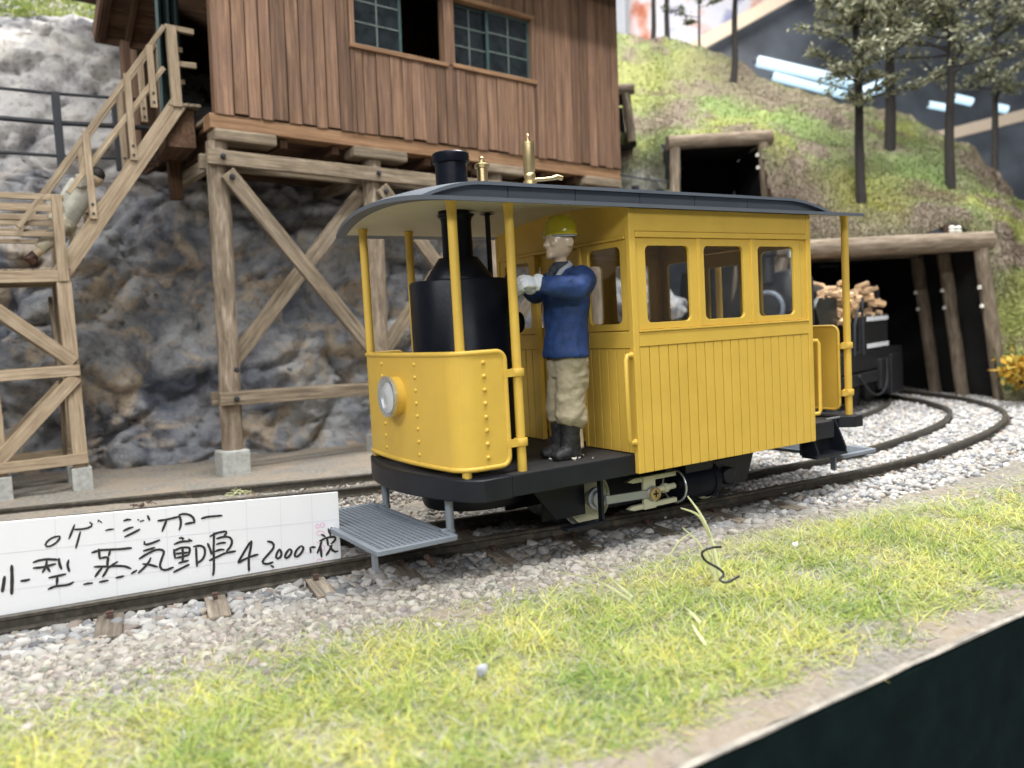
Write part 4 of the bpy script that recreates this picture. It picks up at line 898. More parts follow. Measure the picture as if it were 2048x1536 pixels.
# distances to track centrelines
C1 = np.array([(p.x, p.y) for p in CEN1]); C2 = np.array([(p.x, p.y) for p in CEN2])
def dist(P, C):
    o = np.full(len(P), 1e9)
    for i in range(0, len(C) - 1):
        a, d = C[i], C[i + 1] - C[i]; t = np.clip(((P - a) @ d) / (d @ d), 0, 1); o = np.minimum(o, np.hypot(*(P - a - t[:, None] * d).T))
    return o
def inview(P, z=-.4, mar=.06):
    D = np.concatenate([P, np.full((len(P), 1), z)], 1) - np.array(CAMP); zz = D @ np.array(FW); x = D @ np.array(RT) / zz * 1.5966; y = D @ np.array(UPV) / zz * 1.5966
    return (zz > .5) & (np.abs(x) < 1 + mar) & (np.abs(y) < .75 + mar)
def onsleeper(P):
    o = np.zeros(len(P), bool)
    for x, y, a, h in SLP:
        dx, dy = P[:, 0] - x, P[:, 1] - y; u = dx * math.cos(a) + dy * math.sin(a); v = -dx * math.sin(a) + dy * math.cos(a)
        o |= (np.abs(u) < .125) & (np.abs(v) < h + .02) & (RNG.uniform(0, 1, len(P)) < .93)
    return o
def field(n, x0, x1, y0, y1):
    P = np.stack([RNG.uniform(x0, x1, n), RNG.uniform(y0, y1, n)], 1); return P[inview(P)]
P = field(34000, -5.6, 3.0, -2.0, 2.4); d = dist(P, C1); keep = (d < 1.12 + np.abs(RNG.normal(0, .45, len(P))) * np.interp(P[:, 0], [-3, 1], [1, .4])) & (np.abs(np.abs(d - .0) - .46) > .06) & ~onsleeper(P); P = P[keep]; d = d[keep]
S = np.clip(RNG.lognormal(-3.12, .32, len(P)), .018, .085); zc = -.487 + RNG.uniform(0, .045, len(P)) - .02 * (d > .8)
tn = stone_tints(len(P)); o_ = np.clip((d - .95) / .35, 0, 1)[:, None] * .75; tn = tn * (1 - o_) + np.array([.38, .345, .29]) * RNG.uniform(.7, 1.15, (len(P), 1)) * o_; S = np.where(d > 1.05, S * RNG.uniform(.45, 1, len(P)), S)
zc = zc + np.clip((d - .95) / .5, 0, 1) * .055
rocks('near_ballast_gravel', np.c_[P, zc], S, tn, 2)
P = field(30000, -5.6, 1.2, -3.2, -.3); d = tracky(P[:, 0]) - P[:, 1]; e_ = np.interp(P[:, 0], [-5.2, -4, -3, -1, 0, 1.2], [2.1, 1.95, 1.8, 1.6, 1.2, .9]); keep = (d > .75) & (d < e_ + RNG.normal(0, .22, len(P)) - .1); P = P[keep]; d = d[keep]
rocks('verge_rubble', np.c_[P, gz(P[:, 0], P[:, 1]) + RNG.uniform(-.03, .006, len(P))], np.clip(RNG.lognormal(-3.8, .5, len(P)), .009, .055), np.array([.37, .335, .285]) * RNG.uniform(.45, 1.15, (len(P), 1)) * RNG.uniform(.95, 1.05, (len(P), 3)), 1)
P = field(60000, 2.6, 16, -2.0, 6.5); d = dist(P, C1); keep = ((d < 1.1 + RNG.uniform(-.1, .35, len(P))) | ((tracky(np.minimum(P[:, 0], 9.0)) < P[:, 1]) & (P[:, 0] < 14))) & (np.abs(d - .46) > .06); P = P[keep]
rocks('far_ballast_gravel', np.c_[P, -.45 + RNG.uniform(0, .045, len(P))], RNG.uniform(.024, .055, len(P)), np.clip(stone_tints(len(P), 1.55), 0, .8), 1)
P = field(16000, -6, 3, 1.9, 5.4); d = dist(P, C2); keep = (d < 1.15) & (np.abs(d - .49) > .06); P = P[keep]
rocks('rear_ballast_gravel', np.c_[P, -.455 + RNG.uniform(0, .03, len(P))], RNG.uniform(.015, .032, len(P)), stone_tints(len(P)) * np.array([1.05, 1, .92]), 1)

def blades(name, P, z, ln, wd, lean, tint, mat='leaf', flat=.0):
    n = len(P); a = RNG.uniform(0, 2 * math.pi, n); el = lean
    dx = np.cos(a) * np.cos(el); dy = np.sin(a) * np.cos(el); dz = np.sin(el)
    px, py = -np.sin(a), np.cos(a); droop = RNG.uniform(.0, .35, n) * ln
    b0 = np.c_[P, z]; bend = RNG.uniform(-.35, .35, n)
    def at(t, w):
        c = b0 + np.c_[dx * ln * t + px * bend * ln * t * t, dy * ln * t + py * bend * ln * t * t, dz * ln * t - droop * t * t]
        o = np.c_[px, py, np.zeros(n)] * (wd * w)[:, None]; return c - o, c + o
    A0, A1 = at(0, np.ones(n)); M0, M1 = at(.5, np.full(n, .85)); T0, T1 = at(1.0, np.full(n, .12))
    V = np.stack([A0, A1, M0, M1, T0], 1).reshape(-1, 3)
    V[:, 2] = np.maximum(V[:, 2], np.repeat(z, 5) - .01)
    o = np.arange(n)[:, None] * 5
    F = np.concatenate([o + np.array([0, 1, 3]), o + np.array([0, 3, 2]), o + np.array([2, 3, 4])])
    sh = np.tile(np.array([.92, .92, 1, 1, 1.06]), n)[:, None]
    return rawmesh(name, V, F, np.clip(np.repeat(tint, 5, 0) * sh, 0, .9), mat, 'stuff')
def npnoise(P, s, seed):
    return np.array([noise.noise(Vector((x * s, y * s, seed))) for x, y in P])
def grassfield(n, x0, x1, y0, y1, name, lnk, wdk):
    P = field(n, x0, x1, y0, y1); d = tracky(np.minimum(P[:, 0], 8)) - P[:, 1]
    nz = npnoise(P, .9, 2.0); nz2 = npnoise(P, 2.2, 9.0); edge = np.interp(P[:, 0], [-5.2, -4, -3, -1, 0, 1.2, 2.2, 3.3, 4.8], [2.1, 1.95, 1.8, 1.72, 1.5, 1.3, 1.32, 1.42, 1.65]) + .30 * nz + .2 * nz2
    k = (d > .42 + RNG.uniform(0, .5, len(P))) & (P[:, 1] > -4.2 + .35 * RNG.uniform(0, 1, len(P)) ** 2 * (nz2 > -.3)); P = P[k]; d = d[k]; nz = nz[k]; nz2 = nz2[k]; edge = edge[k]
    gr = np.clip((d - edge) / .8 + .40 + RNG.uniform(-.45, .45, len(P)), 0, 1)
    bare = np.clip((-3.6 - P[:, 1]) / .5, 0, 1); gr = gr * (RNG.uniform(0, 1, len(P)) > bare * .75)
    patchy = (nz2 + RNG.uniform(-.3, .3, len(P))) > -.22
    gr = gr * np.where(patchy, 1, .45)
    pal_g = np.array([(.39, .46, .12), (.48, .54, .17), (.26, .37, .10), (.60, .60, .17), (.63, .57, .15), (.17, .28, .08), (.56, .58, .32)])
    pal_s = np.array([(.58, .54, .45), (.66, .63, .55), (.46, .42, .34), (.56, .55, .42), (.38, .34, .27)])
    n3 = npnoise(P, 1.5, 21.0); ch = RNG.choice(7, len(P), p=[.24, .24, .15, .13, .07, .06, .11]); sw = RNG.uniform(0, 1, len(P)) < np.clip(np.abs(n3) * 1.6, 0, .75); ch = np.where(sw & (n3 > 0), RNG.choice([1, 3, 4, 6], len(P)), np.where(sw, RNG.choice([0, 2, 2, 5], len(P)), ch)); tg = pal_g[ch]; ts = pal_s[RNG.integers(0, 5, len(P))] * .85; tg = tg * np.array([1.0, .97, .9])
    ts = np.where((RNG.uniform(0, 1, len(P)) < .0)[:, None], tg, ts); t = np.where((RNG.uniform(0, 1, len(P)) < gr * .88)[:, None], tg, ts) * RNG.uniform(.8, 1.2, (len(P), 1))
    keep = RNG.uniform(0, 1, len(P)) < np.where(gr < .12, np.interp(P[:, 0], [-1.2, .6], [.26, .8]) * np.where(d < .8, .4, 1), np.where(P[:, 1] < -4.0, .55, 1)); P, d, gr, t = P[keep], d[keep], gr[keep], t[keep]
    n = len(P); ln = RNG.uniform(.06, .19, n) * (.65 + .45 * gr) * lnk; ln = np.where(RNG.uniform(0, 1, n) < .05, ln * 1.8, ln); lean = np.abs(RNG.normal(.16, .24, n)) * (.4 + .7 * gr)
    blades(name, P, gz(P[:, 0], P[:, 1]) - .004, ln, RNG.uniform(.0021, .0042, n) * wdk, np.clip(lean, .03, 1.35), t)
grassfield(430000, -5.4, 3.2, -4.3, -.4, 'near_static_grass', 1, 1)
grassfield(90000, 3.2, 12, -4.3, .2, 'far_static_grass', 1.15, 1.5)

# ------------------------------------------------------------------ rock cliff with its ledge, hillside
base = crom([(-12, 11.2, 0), (-8, 10.2, 0), (-5, 9.3, 0), (-2, 8.6, 0), (.5, 7.9, 0), (3, 7.6, 0), (6, 7.4, 0), (8.0, 6.9, 0), (8.7, 7.2, 0)], 40)
prof = crom([(-.5, -.55, 0), (-.12, -.36, 0), (.10, .4, 0), (.0, 1.4, 0), (.35, 2.6, 0), (.30, 3.6, 0), (.75, 4.6, 0), (1.1, 5.0, 0), (2.3, 5.12, 0), (2.55, 5.7, 0), (2.8, 6.9, 0), (3.2, 8.0, 0), (3.9, 8.75, 0), (5.2, 9.4, 0), (7.5, 10.5, 0), (11, 12.0, 0)], 16)
nb = offset(base, 1.0); V = []
for i, p in enumerate(base):
    nn = (nb[i] - p)
    for j, q in enumerate(prof):
        c = p + nn * q.x; c.z = q.y if q.y < 5.1 else 5.1 + (q.y - 5.1) * max(0, min(1, (7.6 - p.x) / 2)); k = 0 if (q.y < -.4) else 1
        led = 1 - .8 * max(0, 1 - abs(q.x - 1.8) / .8)
        a = Vector((c.x * .45, c.y * .45, c.z * .55)); d2 = noise.fractal(a * 4.1 + Vector((3, 1, 7)), .8, 2, 5); d1 = noise.fractal(a * 1.2, .9, 2, 4)
        w3 = noise.noise_vector(c * .7) * .35; dsp = .30 * d1 + .09 * d2 - .10 * abs(noise.noise(c * 1.9)) 
        for s_, am in ((.48, .62), (1.35, .36), (3.4, .13)):
            q3 = Vector(((c.x + w3.x) * s_, (c.y + w3.y) * s_ * .6, (c.z + w3.z) * s_ * 1.25)); ds, pts = noise.voronoi(q3)
            f0 = pts[0]; rv = noise.cell_vector(f0 * 17.3) - Vector((.5, .5, .5)); e_ = ds[1] - ds[0]
            dsp += am * (.42 * (rv.x) * min(1, e_ * 5) + .38 * (q3 - f0).dot(rv) - .30 * max(0, 1 - e_ / .13) ** 1.5 + .20 * (.45 - ds[0]))
        dsp *= 1.25 * led * k
        V.append(c - nn * dsp + Vector((0, 0, .06 * d2 * k)))
nJ = len(prof); F = [(i * nJ + j, (i + 1) * nJ + j, (i + 1) * nJ + j + 1, i * nJ + j + 1) for i in range(len(base) - 1) for j in range(nJ - 1)]
b = MB(); b.add(V, F); e = mk('rock_cliff', b, 'rock', smooth=180, grain=False); e['kind'] = 'structure'

H = PREP['hill']; rows = [crom(r, 13) for r in H]; cols = list(zip(*rows)); G = [crom(list(c), 13) for c in cols]
DIRV = Vector((math.sin(yaw), math.cos(yaw), 0)); HV = []
for c in G:
    for j, q in enumerate(c):
        k = 0 if j < 2 else 1
        d = noise.fractal(q * .55, .8, 2, 5) * .30 + noise.fractal(q * 2.3, .8, 2, 4) * .10
        HV.append(q + (Vector((0, 0, .7)) - DIRV * .5) * d * k)
nJ = len(G[0]); HF = []
p2a, p2b = Vector((9.30, 7.86, 0)), Vector((11.02, 6.72, 0)); p2d = (p2b - p2a).normalized(); p2n = Vector((-p2d.y, p2d.x, 0)); 
for i in range(len(G) - 1):
    for j in range(nJ - 1):
        f = (i * nJ + j, (i + 1) * nJ + j, (i + 1) * nJ + j + 1, i * nJ + j + 1)
        c = sum((HV[t] for t in f), Vector()) / 4; r = c - p2a; u = r.dot(p2d); v = r.dot(p2n)
        if -.12 < u < 2.12 and -2.2 < v < 2.5 and c.z < 6.12: continue
        HF.append(f)
BLOB = [((12.7, 4.9, 4.0), 1.15, (.58, .58, .16)), ((11.3, 5.9, 4.6), 1.3, (.33, .25, .20)), ((10.9, 5.6, 4.0), .8, (.32, .24, .19)), ((14.3, 10.4, 8.6), 2.0, (.44, .36, .27)), ((8.7, 8.4, 5.3), 1.1, (.42, .40, .39)), ((9.0, 8.6, 6.3), .55, (.28, .42, .12)),
        ((11.5, 11.6, 9.2), 2.2, (.54, .57, .19)), ((13.5, 7.5, 6.3), 1.6, (.38, .50, .18)), ((15.3, 5.3, 5.2), 1.2, (.38, .52, .19)), ((14.2, 4.2, 4.2), .8, (.30, .22, .17)), ((13.4, 3.0, 2.6), 1.0, (.36, .33, .18)), ((12.0, 4.6, 3.3), .9, (.46, .42, .26)), ((12.6, 9.2, 7.6), 1.2, (.40, .52, .20))]
def hill_tint(p):
    p = Vector(p); a = noise.fractal(p * .45, .9, 2, 4); c = noise.fractal(p * .9 + Vector((4, 4, 4)), .9, 2, 4)
    def mx(u, v, t): return tuple(x + (y - x) * max(0, min(1, t)) for x, y in zip(u, v))
    k = mx((.40, .34, .24), (.40, .45, .20), (a + .45) * 2.2); k = mx(k, (.54, .57, .20), (a - .05) * 3); k = mx(k, (.42, .34, .26), (c - .10) * 3.0)
    for ctr, r, col in BLOB:
        q = (p - Vector(ctr)).length / r + .5 * c; k = mx(k, col, min(.8, (1.15 - q) * 1.1))
    return tuple(x * .70 for x in k)
b = MB(); b.add(HV, HF); e = mk('hillside', b, 'hill', smooth=180, grain=False); e['kind'] = 'structure'
ca = e.data.color_attributes.new('tint', 'FLOAT_COLOR', 'POINT'); ca.data.foreach_set('color', np.array([(*hill_tint(v.co), 1) for v in e.data.vertices], dtype=np.float32).ravel())
# moss tufts all over the hill and on the cliff top
HA = np.array([v[:] for v in HV]); fi = np.array(HF)[RNG.integers(0, len(HF), 150000)]
w = RNG.dirichlet((1, 1, 1, 1), len(fi)); P3 = (HA[fi] * w[..., None]).sum(1)
t = np.array([hill_tint(p) for p in P3]) * RNG.uniform(.88, 1.10, (len(P3), 1))
n = len(P3); blades('hill_moss_grass', P3[:, :2], P3[:, 2], RNG.uniform(.04, .11, n), RNG.uniform(.006, .013, n), np.abs(RNG.normal(.5, .4, n)).clip(.05, 1.4), t)
CA_ = np.array([v[:] for v in V]); nJc = len(prof); top = [(i * nJc + j, (i + 1) * nJc + j, (i + 1) * nJc + j + 1, i * nJc + j + 1) for i in range(len(base) - 1) for j in range(int(nJc * .82), nJc - 1)]
fi = np.array(top)[RNG.integers(0, len(top), 30000)]; w = RNG.dirichlet((1, 1, 1, 1), len(fi)); P3 = (CA_[fi] * w[..., None]).sum(1); n = len(P3)
t = np.array([(.38, .44, .14), (.50, .52, .22), (.28, .36, .10)])[RNG.integers(0, 3, n)] * RNG.uniform(.8, 1.2, (n, 1))
blades('cliff_top_grass', P3[:, :2], P3[:, 2], RNG.uniform(.1, .26, n), RNG.uniform(.012, .026, n), np.abs(RNG.normal(.6, .4, n)).clip(.05, 1.4), t)
# ------------------------------------------------------------------ hut on the timber trestle (local frame: u along the front, v away, z up)
HM = Matrix.Rotation(R_(5), 4, 'Z') @ Matrix.Rotation(.028, 4, 'Y')
HO = Vector((-2.0916, 6.2798, 0))
HT = thing('timber_hut', 'brown plank hut with dark paned windows raised on the trestle', 'hut', HO, HM, local=True)
TR = thing('timber_trestle', 'weathered timber trestle with crossed braces carrying the plank hut', 'trestle', HO, HM, local=True)
def hb(name, mat, a, c, par=HT, bev=None): 
    mb = MB(); mb.box(a, c); return mk(name, mb, mat, par, None, bev)
# front planks, uneven widths and ends, cut round the two window openings
u = .12; OP = [(2.52, 4.38), (4.60, 6.52)]
while u < 8.9:
    w = random.uniform(.19, .275); u1 = min(8.96, u + w); spans = [(5.345 + random.uniform(-.025, .02), 9.3)]
    hit = [o for o in OP if u1 > o[0] + .02 and u < o[1] - .02]
    pieces = []
    if hit:
        o = hit[0]; ua, ub = u, u1
        if ua < o[0] < ub: pieces.append((ua, o[0], spans[0])); ua = o[0]
        if ua < o[1] < ub: pieces.append((o[1], ub, spans[0])); ub = o[1]
        pieces += [(ua, ub, (spans[0][0], 6.78)), (ua, ub, (8.10, 9.3))]
    else: pieces = [(u, u1, spans[0])]
    for ua, ub, (z0, z1) in pieces:
        if ub - ua < .03: continue
        dv = random.uniform(-.012, .010); mb = MB(); th = random.uniform(-.008, .008)
        mb.beam(((ua + ub) / 2 + th, -.03 + dv, z0), ((ua + ub) / 2 - th, -.03 + dv, z1), .04, ub - ua - .018, (1, 0, 0)); mk('plank', mb, 'plank', HT, None, .006)
    u = u1
hb('wall_backing', 'dark_wood', (.15, .005, 5.36), (2.50, .06, 9.3)); hb('wall_backing', 'dark_wood', (2.5, .005, 5.36), (6.54, .06, 6.76)); hb('wall_backing', 'dark_wood', (6.54, .005, 5.36), (8.94, .06, 9.3)); hb('wall_backing', 'dark_wood', (2.5, .005, 8.12), (6.54, .06, 9.3))
hb('base_beam', 'beam', (.0, -.015, 5.10), (8.95, .33, 5.335), HT, .012)
for i, (ua, ub) in enumerate(((2.42, 4.44), (4.54, 6.56))):
    hb('window_sill', 'beam', (ua, -.10, 6.765 + .02 * i), (ub, .10, 6.845 + .02 * i), HT, .01); hb('window_head', 'beam', (ua, -.085, 8.06), (ub, .08, 8.15), HT, .01)
for a, c in ((2.44, 2.53), (4.375, 4.60), (6.48, 6.57)): hb('window_post', 'plank', (a, -.075, 6.82), (c, .12, 8.09), HT, .01)
def sash(u0, u1, z0, z1, v, nc=2, nr=3, mat='green'):
    S = None; f = .052
    mb = MB(); mb.ring([(x, v, z) for x, z in rrect(u0, u1, z0, z1, .001)], [(x, v, z) for x, z in rrect(u0 + f, u1 - f, z0 + f, z1 - f, .001)], (0, .04, 0)); S = mk('sash', mb, mat, HT, None, .004)
    mb = MB(); mb.box((u0 + .02, v + .018, z0 + .02), (u1 - .02, v + .026, z1 - .02)); mk('pane', mb, 'darkpane', S)
    mb = MB()
    for k in range(1, nc): x = u0 + f + (u1 - u0 - 2 * f) * k / nc; mb.box((x - .012, v + .004, z0 + f), (x + .012, v + .034, z1 - f))
    mk('muntin', mb, 'green_grey', S)
    for k in range(1, nr):
        z = z0 + f + (z1 - z0 - 2 * f) * k / nr; mb = MB(); mb.box((u0 + f, v + .006, z - .012), (u1 - f, v + .032, z + .012)); mk('muntin', mb, 'green_grey', S)
MT['green_grey'] = plain('faded_green_muntin', (.12, .15, .13), .6, var=.25, vs=14)
sash(2.53, 3.52, 6.85, 8.06, .03); sash(4.60, 5.52, 6.87, 8.06, .10); sash(5.42, 6.48, 6.87, 8.06, .03)
# rest of the hut: interior, side walls, roof
hb('hut_floor', 'dark_wood', (.12, .34, 5.2), (8.94, 5.2, 5.33)); hb('rear_wall', 'dark_wood', (.12, 5.2, 5.1), (8.94, 5.3, 9.3)); hb('end_wall', 'dark_wood', (8.86, .06, 5.36), (8.93, 5.2, 9.3))
for k in range(12): hb('interior_board', 'dark_wood', (2.2 + k * .4, 2.6, 5.34), (2.58 + k * .4, 2.64, 9.2))
hb('corner_post', 'plank', (.085, -.03, 5.33), (.15, .12, 9.3)); 
for k in range(13): hb('side_plank', 'plank', (.085, 1.95 + k * .25, 5.3), (.12, 2.19 + k * .25, 9.3))
hb('door_post', 'grey_wood', (.06, 1.82, 5.3), (.15, 1.94, 9.3)); hb('door_lintel', 'grey_wood', (.07, .12, 7.9), (.14, 1.82, 8.05))
for k in range(7): hb('side_plank', 'plank', (.085, .12 + k * .245, 8.05), (.12, .36 + k * .245, 9.3))
hb('floor_board', 'grey_wood', (.05, .1, 5.3), (.4, 1.9, 5.36))
# half-open glazed green door
dm = MB(); hx, hy = .10, 1.80; dd = Vector((-.62, -.78, 0)).normalized() * 1.0; hp = Vector((hx, hy, 0))
def dq(t, z): return tuple(hp + dd * t + Vector((0, 0, z)))
dn = Vector((-dd.y, dd.x, 0)) * .05
for (t0, t1, z0, z1) in ((0, .1, 5.4, 7.85), (.72, .82, 5.4, 7.85), (.1, .72, 7.72, 7.85), (.1, .72, 5.4, 5.55), (.1, .72, 6.2, 6.3), (.38, .42, 6.3, 7.72), (.1, .72, 6.95, 6.99)):
    dm.prism([dq(t0, z0), dq(t1, z0), dq(t1, z1), dq(t0, z1)], dn)
D = mk('glazed_door', dm, 'green', HT)
for k in range(5):
    mb = MB(); t0 = .105 + k * .123; mb.prism([dq(t0, 5.55), dq(t0 + .115, 5.55), dq(t0 + .115, 6.2), dq(t0, 6.2)], dn * .6); mk('door_board', mb, 'green', D)
mb = MB(); mb.prism([dq(.1, 6.3), dq(.72, 6.3), dq(.72, 7.72), dq(.1, 7.72)], dn * .2); mk('pane', mb, 'darkpane', D)
for s in (0, 1):
    mb = MB()
    if s == 0: mb.prism([(-.9, -.95, 9.0), (9.9, -.95, 9.0), (9.9, 2.6, 10.6), (-.9, 2.6, 10.6)], (0, 0, .12))
    else: mb.prism([(-.9, 2.6, 10.6), (9.9, 2.6, 10.6), (9.9, 6.2, 9.0), (-.9, 6.2, 9.0)], (0, 0, .12))
    mk('roof', mb, 'dark_wood', HT)
# porch roof seen from below at the hut's left end
for k in range(11):
    mb = MB(); mb.beam((-.92, 2.95 - k * .28, 7.28 + k * .20), (.06, 2.95 - k * .28, 7.28 + k * .20), .33, .035, (0, .58, .8)); mk('porch_board', mb, 'dark_wood', HT)
for uu in (-.86, -.45, .0):
    mb = MB(); mb.beam((uu, 2.98, 7.17), (uu, .15, 9.19), .09, .13); mk('porch_rafter', mb, 'dark_wood', HT)
mb = MB(); mb.beam((-.95, 3.0, 7.22), (.08, 3.0, 7.22), .10, .17); mk('porch_beam', mb, 'dark_wood', HT)
mb = MB(); mb.beam((-.95, 3.05, 7.25), (-.95, .1, 9.36), .05, .26); mk('barge_board', mb, 'plank', HT)
mb = MB(); mb.beam((-.50, 2.92, 5.0), (-.50, 2.92, 7.2), .15, .15); mk('porch_post', mb, 'plank', HT, None, .01)
hb('porch_wall', 'dark_wood', (-.22, 3.2, 5.1), (.05, 3.26, 8.0))
# trestle
PU = [.15, 2.87, 5.58, 8.3]
def bolt(par, u, v, z, r=.045):
    mb = MB(); mb.lathe([(r, 0), (r, .02), (r * .6, .05)], (u, v, z), (0, -1, 0), 10); mk('bolt', mb, 'fence', par)
for i, pu in enumerate(PU):
    for v in (.16,):
        mb = MB(); mb.tube([(pu + .02 * noise.noise(Vector((i, z, v))), v + .02 * noise.noise(Vector((i, z, v + 9))), z) for z in np.linspace(.0, 4.92, 14)], [.17 * (1 + .06 * noise.noise(Vector((i * 3, z * 2, v)))) for z in np.linspace(0, 4.92, 14)], 14); mk('post', mb, 'log', TR, 60)
        mb = MB(); mb.box((pu - .235, v - .2, -.42), (pu + .215, v + .2, .03)); mk('pier_block', mb, 'concrete', TR, None, .02)
    cw = .49 if i else .46
    mb = MB(); c0 = (pu - .10 if i == 0 else pu - .45); mb.box((c0, -.08, 4.915), (c0 + (1.0 if i == 0 else 1.07), .34, 5.098)); mk('corbel', mb, 'grey_wood', TR, None, .03)
for v, n in ((-.03, 'front'), (.36, 'back')):
    mb = MB(); mb.beam((-.08, v, 4.645), (9.0, v, 4.645), .11, .235); mk('tie_beam', mb, 'grey_wood', TR, None, .012)
    mb = MB(); mb.beam((-.08, v, .86), (9.0, v, .86), .10, .21); mk('tie_beam', mb, 'grey_wood', TR, None, .012)
for i in range(3):
    a, c = PU[i], PU[i + 1]
    mb = MB(); mb.beam((a + .06, -.06, 4.42), (c - .02, -.06, 1.30), .09, .25); mk('brace', mb, 'grey_wood', TR, None, .01)
    mb = MB(); mb.beam((a + .02, .37, 1.30), (c - .10, .37, 4.40), .09, .25); mk('brace', mb, 'grey_wood', TR, None, .01)
    for uu, z in ((a + .12, 4.35), (a, 4.66), (a + .02, .86), (a + .04, 1.32)): bolt(TR, uu, -.095 - (.02 if z in (4.35,) else 0), z)
for pu in PU:
    mb = MB(); mb.beam((pu, .3, 4.66), (pu, 2.6, 4.66), .12, .2); mk('cross_beam', mb, 'grey_wood', TR)
mb = MB(); mb.beam((.1, 2.3, 4.95), (8.9, 2.3, 4.95), .2, .25); mk('rear_beam', mb, 'dark_wood', TR)
for k in range(10):
    mb = MB(); mb.beam((.3 + k * .93, .1, 5.02), (.3 + k * .93, 5.2, 5.02), .12, .15); mk('floor_joist', mb, 'dark_wood', HT)

# ------------------------------------------------------------------ stair with its tower, left of the hut
ST = thing('timber_staircase', 'pale timber staircase on a braced tower climbing to the hut door', 'staircase', (-4.1, 7.0, -.3))
def sb(name, p, q, w, h, mat='stair_wood', up=(0, 0, 1), par=ST):
    mb = MB(); mb.beam(p, q, w, h, up, .03); return mk(name, mb, mat, par, None, .008)
Y0, Y1 = 7.0, 7.95
for y in (Y0, Y1):
    sb('stringer', (-4.12, y, 2.92), (-2.24, y, 5.62), .07, .25)
    sb('handrail', (-4.62, y - .02, 3.60), (-2.37, y - .02, 6.80), .07, .075)
    sb('middle_rail', (-3.93, y, 4.13), (-2.42, y, 6.16), .04, .075)
    for (x, z0, z1) in ((-2.98, 4.66, 5.98), (-3.62, 3.74, 5.06), (-2.62, 5.5, 6.46)):
        bl = sb('baluster', (x, y - .06, z0), (x, y - .06, z1), .05, .10, up=(1, 0, 0))
        for z in (z0 + .08, z0 + .22):
            mb = MB(); mb.lathe([(.022, 0), (.018, .02)], (x, y - .085, z), (0, -1, 0), 8); mk('bolt', mb, 'fence', bl)
    sb('newel_post', (-2.27, y, 5.55), (-2.27, y, 6.80), .15, .15)
    sb('landing_rail', (-2.36, y, 6.80), (-1.92, y, 6.77), .08, .09); sb('landing_rail', (-2.3, y, 6.24), (-1.92, y, 6.24), .06, .09)
for k in range(11):
    t = k / 10; x = -4.02 + 1.72 * t; z = 3.06 + 2.46 * t; mb = MB(); mb.box((x - .13, Y0 + .03, z - .02), (x + .14, Y1 - .03, z + .02)); mk('tread', mb, 'grey_wood', ST)
for k in range(5): 
    mb = MB(); mb.box((-2.40 + k * .1, Y0 - .05, 5.575), (-2.31 + k * .1, Y1 + .9, 5.62)); mk('landing_board', mb, 'grey_wood', ST)
mb = MB(); mb.box((-2.42, Y0 + .1, 4.95), (-2.0, Y1 + .4, 5.57)); mk('landing_box', mb, 'dark_wood', ST)
sb('landing_leg', (-2.14, 8.3, 4.3), (-2.14, 8.3, 5.0), .2, .2, 'dark_wood')
# lower deck and tower
for y in (Y0, Y1):
    for z in (4.07, 3.90): sb('deck_rail', (-6.6, y - .03, z + .02), (-4.0, y - .03, z - .02), .05, .09)
    for z in (3.70, 3.54): sb('deck_rail', (-6.6, y + .05, z), (-4.02, y + .05, z - .03), .05, .07)
    sb('deck_post', (-4.10, y - .06, 2.8), (-4.10, y - .06, 4.08), .12, .14, up=(1, 0, 0))
    sb('deck_beam', (-6.6, y - .02, 2.87), (-4.02, y - .02, 2.88), .16, .17)
    sb('tower_leg', (-4.10, y, -.2), (-4.10, y, 2.8), .19, .20, up=(1, 0, 0)); sb('tower_leg', (-5.15, y, -.2), (-5.15, y, 2.8), .19, .20, up=(1, 0, 0)); sb('tower_leg', (-6.2, y, -.2), (-6.2, y, 2.8), .19, .2)
    for z in (1.44, .10): sb('tower_tie', (-6.4, y - .13, z), (-4.0, y - .13, z + .02), .07, .16)
    sb('tower_brace', (-5.15, y - .12, 2.55), (-4.06, y - .12, 1.58), .07, .19); sb('tower_brace', (-5.2, y - .12, .18), (-4.06, y - .12, 1.36), .07, .19)
    sb('tower_brace', (-6.2, y - .12, 1.5), (-5.15, y - .12, 2.6), .07, .19)
    for x in (-4.1, -5.15):
        mb = MB(); mb.box((x - .14, y - .15, -.45), (x + .14, y + .15, -.02)); mk('pier_block', mb, 'concrete', ST, None, .015)
for k in range(14): 
    mb = MB(); mb.box((-6.3 + k * .165, Y0 - .08, 2.965), (-6.3 + k * .165 + .155, Y1 + .08, 2.995)); mk('deck_board', mb, 'grey_wood', ST)
for z0, z1 in ((1.2, 2.6), (1.2, .1)): sb('cross_brace', (-4.25, Y0 + .1, z0), (-4.25, Y1 - .1, z1), .06, .14, 'grey_wood')

# second figure, climbing the stair
MT['cream_cloth'] = plain('cream_cloth', (.56, .50, .36), .75, var=.12, vs=12, bs=26, bst=.25)
PP = Vector((-4.05, 7.4, 3.1)); P2 = thing('person', 'figure in a pale blue shirt leaning forward up the staircase, one arm raised', 'person', PP)
def S3(x, z, y=7.4): return Vector((x, y, z))
b = MB(); b.sphere(S3(-3.50, 4.46), (.125, .105, .145), 18, 12); b.tube([S3(-3.60, 4.34), S3(-3.53, 4.42)], .06, 10); b.sphere(S3(-3.41, 4.42), (.03, .03, .03), 8, 6)
for y in (7.31, 7.49): b.sphere(S3(-3.52, 4.45, y), (.03, .015, .045), 8, 6)
b.tube([S3(-3.68, 4.34, 7.22), S3(-3.68, 4.56, 7.14), S3(-3.65, 4.72, 7.06)], [.07, .06, .05], 10); b.tube([S3(-3.62, 4.25, 7.55), S3(-3.50, 4.02, 7.55), S3(-3.38, 4.1, 7.5)], [.07, .06, .05], 10)
